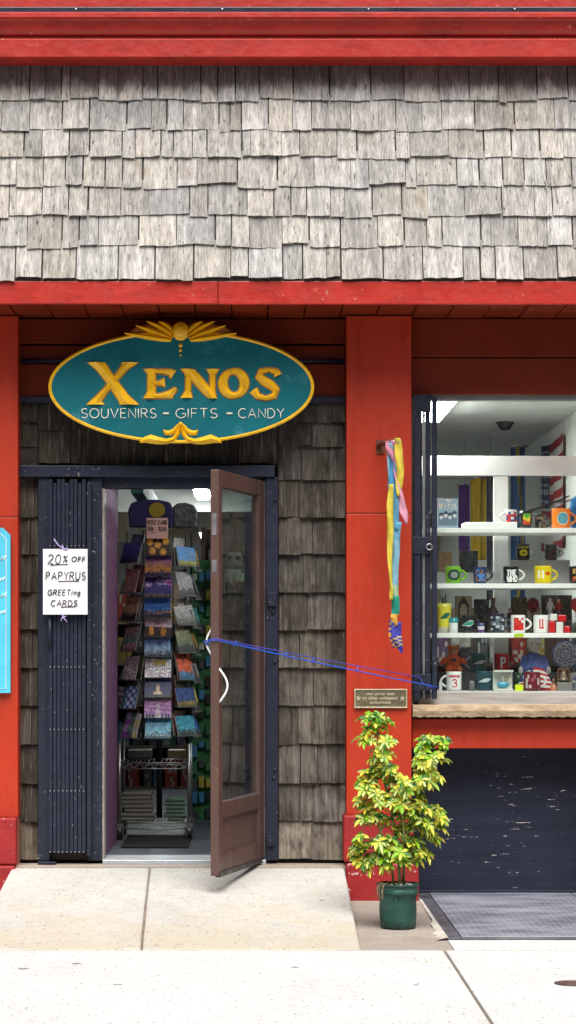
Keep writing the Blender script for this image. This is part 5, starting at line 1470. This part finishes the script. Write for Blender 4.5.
for nm, a_ in DIRS.items():
    ca, sa = cos(a_), sin(a_)
    def TR(u, d, z): return (rcx + u * ca + (RI + d) * sa, yk0 + u * sa - (RI + d) * ca, z)
    for u in (-.092, .092): MB().tube([TR(u, -.05, zl0), TR(u, -.05, zl1)], .004, 6).build('upright', M_black, rack)
    for z in ROWS[nm]:
        oe = -.088 if nm == 'left' else .088
        vs = [TR(-.086, -.012, z - .003), TR(.086, -.012, z - .003), TR(.086, .014, z - .003), TR(-.086, .014, z - .003), TR(-.086, .016, z + .004), TR(.086, .016, z + .004),
              TR(oe, -.05, z - .003), TR(oe, .014, z - .003), TR(oe, .016, z + .004), TR(oe, -.022, z + .085), TR(oe, -.05, z + .085)]
        fs = [(0, 1, 2, 3), (3, 2, 5, 4)] + ([(0, 3, 4, 9, 10)] if nm == 'left' else [(1, 2, 5, 9, 10)])
        p_ = MB().add(vs, fs).build('pocket', M_black if nm == 'front' else mat('grey_pocket', (.16, .16, .155), .4, .2, var=.3, vs=20), rack)
        p_.modifiers.new('thick', 'SOLIDIFY').thickness = .0015


def skyl(sky0, sky1, bld, lit=None, seed=1, hor=.42):
    rr = random.Random(seed); hs = [rr.uniform(.1, .5) for _ in range(13)]
    def f(u, v):
        b = .18 + hs[int(u * 12.99)] * hor
        if v < .12: return tuple(c * .6 for c in bld)
        if v < b: return lit if (lit and rr.random() < .35) else bld
        t_ = (v - b) / (1 - b + 1e-6); return tuple(sky0[k_] * (1 - t_) + sky1[k_] * t_ for k_ in range(3))
    return f
def doodle(bg, inks, seed, d=.35, border=None):
    rr = random.Random(seed)
    def f(u, v):
        if border and (u < .07 or u > .93 or v < .08 or v > .92): return border
        return rr.choice(inks) if rr.random() < d else bg
    return f
def streaks(bg, c1, c2, seed):
    rr = random.Random(seed); ps = [(rr.random(), rr.uniform(.35, .9), rr.uniform(.1, .25)) for _ in range(4)]
    def f(u, v):
        for k_, (a, b, r) in enumerate(ps):
            d = math.hypot(u - a, (v - b) * 1.3)
            if d < r and sin(math.atan2(v - b, u - a) * 9) > .3: return c1 if k_ % 2 else c2
        if v < .16: return (.16, .12, .1) if rr.random() < .4 else (.02, .02, .04)
        return bg
    return f
def lanterns(u, v):
    d = min(math.hypot((u - a) / .14, (v - b) / .2) for a, b in ((.2, .7), (.5, .55), (.8, .75), (.3, .25), (.7, .22)))
    return (.62, .32, .03) if d < .7 else ((.3, .12, .02) if d < 1 else (.02, .012, .01))
def monument(u, v):
    if abs(u - .5) < .06 and .2 < v < .7 or (abs(u - .5) < .18 and .18 < v < .34): return (.72, .62, .35)
    if v < .18: return (.03, .04, .06)
    return (.015, .03, .13)
def tower(u, v):
    if abs(u - .5) < .09 * (1.3 - v) and v < .9: return (.55, .5, .55)
    if v < .25: return (.05, .05, .09) if int(u * 17) % 2 else (.35, .3, .4)
    return (.42 + .2 * v, .22 + .1 * v, .5) if sin(v * 30 + u * 5) > -.4 else (.3, .15, .42)
def figs(u, v):
    d = min(math.hypot((u - a) / .1, (v - .33) / .25) for a in (.25, .7))
    if d < 1: return (.55, .24, .04)
    if v < .55: return (.05, .03, .025)
    return (.45, .33, .38)
def mapcard(u, v):
    if u < .05 or u > .95 or v < .06 or v > .94: return (.75, .75, .73)
    if v > .68 and .3 < u < .8: return (.72, .62, .08)
    q = sin(u * 40) * sin(v * 31 + u * 9)
    return (.06, .08, .2) if q > .55 else ((.5, .06, .05) if q < -.85 else (.76, .77, .76))
def lettering_card(u, v):
    if u < .07 or u > .93 or v < .05 or v > .95: return (.04, .28, .6)
    q = sin(u * 11 + 1) * sin(v * 19)
    return (.75, .78, .8) if q > .1 else ((.4, .04, .12) if q < -.75 else (.03, .22, .55))
def collage(u, v):
    i, j = int(u * 3), int(v * 4); cs = [(.2, .05, .25), (.5, .5, .45), (.08, .2, .12), (.35, .3, .5), (.6, .52, .2), (.1, .1, .15)]
    return cs[(i * 5 + j * 3) % 6]
FRONT = [('orange lantern', lanterns), ('violet night', skyl((.5, .2, .02), (.03, .02, .2), (.04, .02, .10), (.5, .22, .02), 4)), ('purple firework', streaks((.035, .02, .16), (.7, .2, .4), (.55, .45, .6), 5)),
         ('blue bay', skyl((.03, .14, .4), (.02, .09, .32), (.02, .03, .07), (.45, .25, .12), 6)), ('orange figures', figs), ('misty hill city', skyl((.35, .5, .65), (.10, .25, .5), (.06, .09, .13), (.3, .33, .35), 8)),
         ('white cartoon map', mapcard), ('floodlit monument', monument), ('pink sunset tower', tower), ('turquoise skyline', skyl((.15, .5, .62), (.02, .26, .45), (.03, .14, .2), (.35, .5, .5), 10))]
LEFT = [('dusky blue skyline', skyl((.05, .06, .2), (.05, .05, .22), (.04, .03, .08), None, 21)), ('pink and green figure', doodle((.4, .16, .14), [(.05, .12, .07), (.5, .25, .22)], 22, .4)),
        ('tan wall', skyl((.42, .28, .15), (.35, .2, .1), (.05, .04, .04), None, 24)), ('pink and emerald', skyl((.05, .30, .18), (.5, .26, .24), (.55, .28, .28), None, 26)),
        ('white doodle', doodle((.72, .72, .7), [(.05, .05, .06), (.45, .06, .04), (.1, .12, .2)], 27, .35)), ('blue lettered', lettering_card), ('purple collage', collage)]
RIGHT = [('blue and yellow', skyl((.06, .2, .42), (.04, .16, .36), (.25, .24, .04), None, 31)), ('grey street', skyl((.25, .25, .24), (.16, .17, .18), (.06, .06, .06), None, 32)), ('pale stone', skyl((.2, .22, .22), (.3, .3, .27), (.12, .11, .10), None, 33)),
         ('moss green', skyl((.10, .14, .08), (.17, .18, .08), (.03, .04, .03), None, 35)), ('red tower', skyl((.5, .09, .03), (.42, .05, .02), (.05, .16, .3), None, 37)), ('navy night', skyl((.03, .06, .16), (.02, .05, .2), (.2, .16, .05), None, 39)), ('aqua river', skyl((.05, .3, .36), (.03, .2, .3), (.05, .08, .08), None, 40))]
FAR = [(f'{a} greeting', skyl(b, tuple(q * .7 for q in b), (.04, .04, .04), None, 50 + i)) for i, (a, b) in enumerate((('gold', (.3, .2, .03)), ('slate', (.1, .12, .15)), ('teal', (.02, .2, .2)), ('amber', (.35, .2, .03)), ('grey', (.2, .2, .2)), ('lemon', (.5, .42, .05)), ('cobalt', (.03, .08, .35))))]
rown2 = ['top', 'second', 'third', 'fourth', 'fifth', 'sixth', 'seventh', 'eighth', 'ninth', 'bottom']
def photo(fn, seed):
    rr = random.Random(seed); g_ = [[rr.random() for _ in range(14)] for _ in range(14)]
    def f(u, v):
        a, b = u * 12.5, v * 12.5; i, j = int(a), int(b); fu, fv = a - i, b - j
        n_ = (g_[j][i] * (1 - fu) + g_[j][i + 1] * fu) * (1 - fv) + (g_[j + 1][i] * (1 - fu) + g_[j + 1][i + 1] * fu) * fv
        k_ = .45 + 1.0 * n_ + rr.uniform(-.18, .18); c = fn(u, v)
        return (c[0] * k_, c[1] * (k_ * .9 + .1 * g_[i][j]), c[2] * k_)
    return f
for nm, cards in (('front', FRONT), ('left', LEFT), ('right', RIGHT), ('far right', FAR)):
    a_ = DIRS[nm]; ca, sa = cos(a_), sin(a_)
    for i, (dn, fn) in enumerate(cards):
        port = (nm == 'left' and i > 0) or (nm == 'right' and i in (1, 3, 4)) or (nm == 'far right' and i % 2)
        w_, h = (.122 + R.uniform(-.008, .008), .158 + R.uniform(-.012, .006)) if port else (.160 + R.uniform(-.004, .004), .122 + R.uniform(-.005, .004))
        mb = MB().grid(lambda u, v: (-w_ / 2 + w_ * u, -.0012, h * v), 30 if not port else 22, 22 if not port else 30, photo(fn, i * 7 + len(nm)))
        mb.box(-w_ / 2, w_ / 2, -.001, .005, 0, h, col=(.50, .49, .46))
        o = mb.build('postcard', M_print)
        d = RI + .012
        o.location = (rcx + d * sa, yk0 - d * ca, ROWS[nm][i] + .001)
        o.rotation_euler = (-radians(15 + R.uniform(-2, 3)), R.uniform(-.05, .05) * (1 if nm == 'front' else 1.8), a_)
        if nm in ('left', 'right'):
            bc = R.choice([(.30, .28, .25), (.06, .10, .16), (.22, .10, .08), (.10, .13, .06), (.35, .30, .18)])
            w2, h2 = .11 + R.uniform(-.01, .02), .165 + R.uniform(-.01, .015)
            o2 = MB().grid(lambda u, v: (-w2 / 2 + w2 * u, -.0012, h2 * v), 18, 24, photo(skyl(bc, tuple(q * .6 for q in bc), tuple(q * .3 for q in bc), None, R.randrange(999)), i * 5 + 3)).box(-w2 / 2, w2 / 2, -.001, .006, 0, h2, col=(.5, .49, .46)).build('postcard', M_print)
            d2 = d - .022; off = R.uniform(-.03, .03)
            o2.location = (rcx + d2 * sa + off * ca, yk0 - d2 * ca + off * sa, ROWS[nm][i] + .004); o2.rotation_euler = (-radians(13), R.uniform(-.12, .12), a_)
            tag(o2, f'card peeking out behind the {dn} postcard on the {nm} side', 'postcard', 'postcards in the spinning rack')
        tag(o, f'{dn} postcard in the {rown2[i if i < len(cards) - 1 else 9]} row on the {nm} side of the rack', 'postcard', 'postcards in the spinning rack')
# pink price card, violet bag top
zt_ = rowsz[0] + .125
pc_ = thing('price_sign', 'pink handwritten price card at the top of the postcard rack', 'sign', (rcx, yk0 - RI, zt_))
ysn = yk0 - RI - .02; xa, xb = X(146.5, ysn), X(168, ysn); za, zb = Z(538.5, ysn), Z(518, ysn)
B(xa, xb, ysn, ysn + .003, za, zb, col=(.60, .36, .30)).build('card', M_print, pc_)
mb = MB(); kk = 1 / S(ysn)
letter_mb(strokes('POST CARD', xa + .008, Z(524.5, ysn), 4.2 * kk, .25, xb - xa - .014, 0, .05), ysn - .001, .0021, 4, mb)
letter_mb(strokes('50c - $3.0', xa + .008, Z(531, ysn), 4.2 * kk, .28, xb - xa - .02, 0, .05), ysn - .001, .0021, 4, mb)
mb.tube([(X(149.5, ysn), ysn - .001, Z(533, ysn)), (X(156, ysn), ysn - .001, Z(532.6, ysn))], .0016, 4)
mb.build('handwriting', M_ink, pc_)
MB().tube([(rcx, ysn + .004, za + .01), (rcx, yk0 - RI + .05, za - .03)], .003, 5).build('clip_wire', M_steel, pc_)
vb = thing('gift_bag', 'violet bag with a round yellow badge on top of the rack', 'bag', (rcx - .02, yk0, zl1))
ybg = yk0 - .03
pts = [(129, 527), (172, 527), (173, 508), (170, 502), (158, 499.5), (142, 499.5), (131, 503), (128, 510)]
MB().prism([(X(a, ybg), Z(b, ybg)) for a, b in pts], ybg, ybg + .09, (.035, .03, .12)).build('bag_body', M_cloth, vb, bevel=.012)
MB().prism([(X(157, ybg) + .05 * cos(q * pi / 12), Z(510, ybg) + .046 * sin(q * pi / 12)) for q in range(24)], ybg - .004, ybg - .0005, (.28, .20, .01)).build('badge', M_print, vb)
gb = thing('gift_bag', 'grey crinkled plastic bag on the right top of the rack', 'bag', (rcx + .2, yk0 + .05, zl1))
pts = [(172, 528), (197, 528), (198, 512), (194, 505), (186, 502.5), (178, 503), (173, 506)]
ygb = yk0 + .02
MB().prism([(X(a, ygb), Z(b, ygb)) for a, b in pts], ygb, ygb + .07).build('bag_body', mat('crinkled_film', (.055, .055, .06), .25, var=.6, vs=22, bump=1., bs=25), gb, bevel=.012)
tag(B(X(127, 1.85), X(137.5, 1.85), 1.85, 1.853, Z(541, 1.85), Z(519, 1.85), col=(.35, .35, .33)).build('blank_card', M_print), 'blank grey card at the left top of the rack', 'card')
# trolley: two wire shelves, posts, castors, stacked papers
tr = thing('wire_trolley', 'chrome wire trolley on castors under the postcard rack', 'trolley', (rcx, yk0, FL))
tx0, tx1, ty0, ty1 = X(119.5, yk0 - .2), X(189, yk0 - .2), yk0 - .2, yk0 + .25
for x in (tx0, tx1):
    for y in (ty0, ty1): MB().tube([(x, y, FL + .08), (x, y, zl0 - .0)], .010, 8).build('post', M_chrome, tr)
for zs_ in (Z(763, ty0), Z(823, ty0)):
    mb = MB()
    for z in (zs_, zs_ - .035):
        mb.tube([(tx0, ty0, z), (tx1, ty0, z)], .004, 6); mb.tube([(tx0, ty1, z), (tx1, ty1, z)], .004, 6); mb.tube([(tx0, ty0, z), (tx0, ty1, z)], .004, 6); mb.tube([(tx1, ty0, z), (tx1, ty1, z)], .004, 6)
    n_ = 14; mb.tube([(tx0 + (tx1 - tx0) * i / n_, ty0, zs_ - (.033 if i % 2 else .002)) for i in range(n_ + 1)], .003, 5)
    for i in range(16): mb.tube([(tx0 + (tx1 - tx0) * (i + .5) / 16, ty0, zs_), (tx0 + (tx1 - tx0) * (i + .5) / 16, ty1, zs_)], .0025, 5)
    mb.build('wire_shelf', M_chrome, tr)
for x in (tx0 + .005, tx1 + .005):
    for y in (ty0, ty1):
        mb = MB(); pts = [(x + .008, y, 0)]
        for s_ in (-1, 1):
            pass
        q = [(.0, 0), (.02, 0), (.045, .0), (.05, .004)]
        vs = []; n_ = 20; fs = []
        for s_ in (-.012, .012):
            for i in range(n_): vs.append((x + s_, y + .045 * cos(2 * pi * i / n_), FL + .046 + .045 * sin(2 * pi * i / n_)))
        fs = [tuple(range(n_)), tuple(range(2 * n_ - 1, n_ - 1, -1))] + [(i, (i + 1) % n_, (i + 1) % n_ + n_, i + n_) for i in range(n_)]
        mb.add(vs, fs)
        o = mb.build('castor', M_black, tr, bevel=.004)
        MB().box(x - .02, x + .02, y - .03, y + .02, FL + .07, FL + .10).box(x - .02, x - .016, y - .02, y + .02, FL + .03, FL + .07).box(x + .016, x + .02, y - .02, y + .02, FL + .03, FL + .07).build('fork', M_chrome, o, off=tr.location)
zs_ = Z(823, ty0) + .004
for i in range(7):
    w_ = R.uniform(.11, .14); xo = R.uniform(-.012, .012); zz = zs_ + i * .026
    tag(B(X(146, 2.) - w_ + xo, X(146, 2.) + w_ * .55 + xo, yk0 - .12, yk0 + .1, zz, zz + .024, col=(.22, .21, .18)).build('folded_shirt', M_cloth, bevel=.008), 'cream folded shirt in the stack on the lower trolley shelf', 'shirt', 'folded shirts on the left of the trolley shelf')
for i in range(6):
    w_ = R.uniform(.045, .07); zz = zs_ + i * .024
    tag(B(X(178, 2.) - w_, X(178, 2.) + w_, yk0 - .12, yk0 + .06, zz, zz + .022, col=(.13, .20, .14)).build('folded_cloth', M_cloth, bevel=.008), 'pale green folded cloth in the right hand pile on the trolley', 'cloth', 'folded green cloths on the trolley shelf')
zs2 = Z(763, ty0) + .004
tag(B(X(128, 1.9), X(152, 1.9), 1.8, 2.0, zs2, zs2 + .05, col=(.05, .05, .05)).build('stock_tray', M_print, bevel=.004), 'grey tray at the left of the upper trolley shelf', 'tray')
tag(B(X(168, 1.9), X(186, 1.9), 1.8, 2.0, zs2, zs2 + .05, col=(.10, .075, .03)).build('stock_tray', M_print, bevel=.004), 'ochre tray at the right of the upper trolley shelf', 'tray')
# green goods panel in the slot between rack and door
gp = thing('pegboard', 'green pegboard panel hung with small packets behind the rack', 'pegboard', (X(202, 2.9), 2.9, FL))
B(X(189, 2.9), X(214, 2.9), 2.9, 2.92, FL, Z(560, 2.9)).build('board', mat('green_board', (.015, .10, .03), .7), gp)
rr = random.Random(3); mb = MB()
for i in range(15):
    for j in range(3):
        c = rr.choice([(.03, .12, .05), (.35, .35, .32), (.05, .05, .06), (.3, .25, .04), (.04, .15, .28), (.02, .02, .02)])
        x = X(192 + j * 7, 2.88); z = Z(573 + i * 17 + rr.uniform(-3, 3), 2.88); B(x, x + .035, 2.87, 2.901, z - rr.uniform(.04, .08), z, col=c).build('packet', M_print, gp)
tag(B(X(128, 1.0) - .03, X(190, 1.0), .75, 1.55, FL + .001, FL + .010, col=(.015, .015, .018)).build('door_mat', M_cloth, bevel=.003), 'black rubber mat on the shop floor before the trolley', 'mat')

# ================================================================== ACROSS THE STREET
ob = thing('brick_building', 'low brown brick building facing the shop from across the street', 'building', (0, -18, 0))
mbw = mat('brown_brick', (.20, .115, .085), .85, var=.25, vs=3)
MB().box(-16, 16, -26, -18, -.15, 7.2).build('wall', mbw, ob)
B(-16.2, 16.2, -26.2, -17.8, 7.2, 7.6).build('parapet', M_stone, ob, bevel=.03)
for i in range(9):
    for z0_ in (.9, 4.2):
        x = -14 + i * 3.4
        f_ = B(x, x + 1.6, -18.001, -17.95, z0_, z0_ + 2.0).build('window', M_white, ob)
        B(x + .1, x + 1.5, -17.951, -17.94, z0_ + .1, z0_ + 1.9).build('pane', M_black, f_)

# ================================================================== CAMERA, LIGHT, WORLD
cam = bpy.data.cameras.new('camera'); co = bpy.data.objects.new('camera', cam); COL.objects.link(co)
co.location = (0, CAMY, ZC); co.rotation_euler = (radians(90), 0, 0)
cam.sensor_fit = 'VERTICAL'; cam.sensor_height = 36; cam.lens = F / 1024 * 36
cam.shift_x = (288 - PX) / 1024; cam.shift_y = (PY - 512) / 1024
cam.clip_end = 1500; cam.clip_start = .1
SC.camera = co
EL, AZ = 61, 2          # sun elevation; azimuth to the right of straight ahead of the facade
sun = bpy.data.lights.new('sun', 'SUN'); so = bpy.data.objects.new('sun', sun); COL.objects.link(so)
sun.energy = 4.3; sun.angle = radians(54); sun.color = (1, .965, .92)
so.rotation_euler = (radians(90 - EL), 0, radians(AZ)); so.location = (3, -9, 9)
w = bpy.data.worlds.new('World'); SC.world = w; w.use_nodes = True
t = w.node_tree
bg = t.nodes['Background']; sky = t.nodes.new('ShaderNodeTexSky'); sky.sky_type = 'NISHITA'; sky.sun_disc = False
sky.sun_elevation = radians(EL); sky.sun_rotation = radians(180 - AZ); sky.dust_density = 4.; sky.air_density = 1.; sky.ozone_density = .6
t.links.new(sky.outputs[0], bg.inputs[0]); bg.inputs[1].default_value = .05
SC.view_settings.view_transform = 'Standard'; SC.view_settings.look = 'None'; SC.view_settings.gamma = 1
SC.view_settings.use_curve_mapping = False
SC.view_settings.exposure = .6
SC.cycles.use_denoising = True
SC.cycles.max_bounces = 8; SC.cycles.transparent_max_bounces = 12; SC.cycles.sample_clamp_indirect = 6
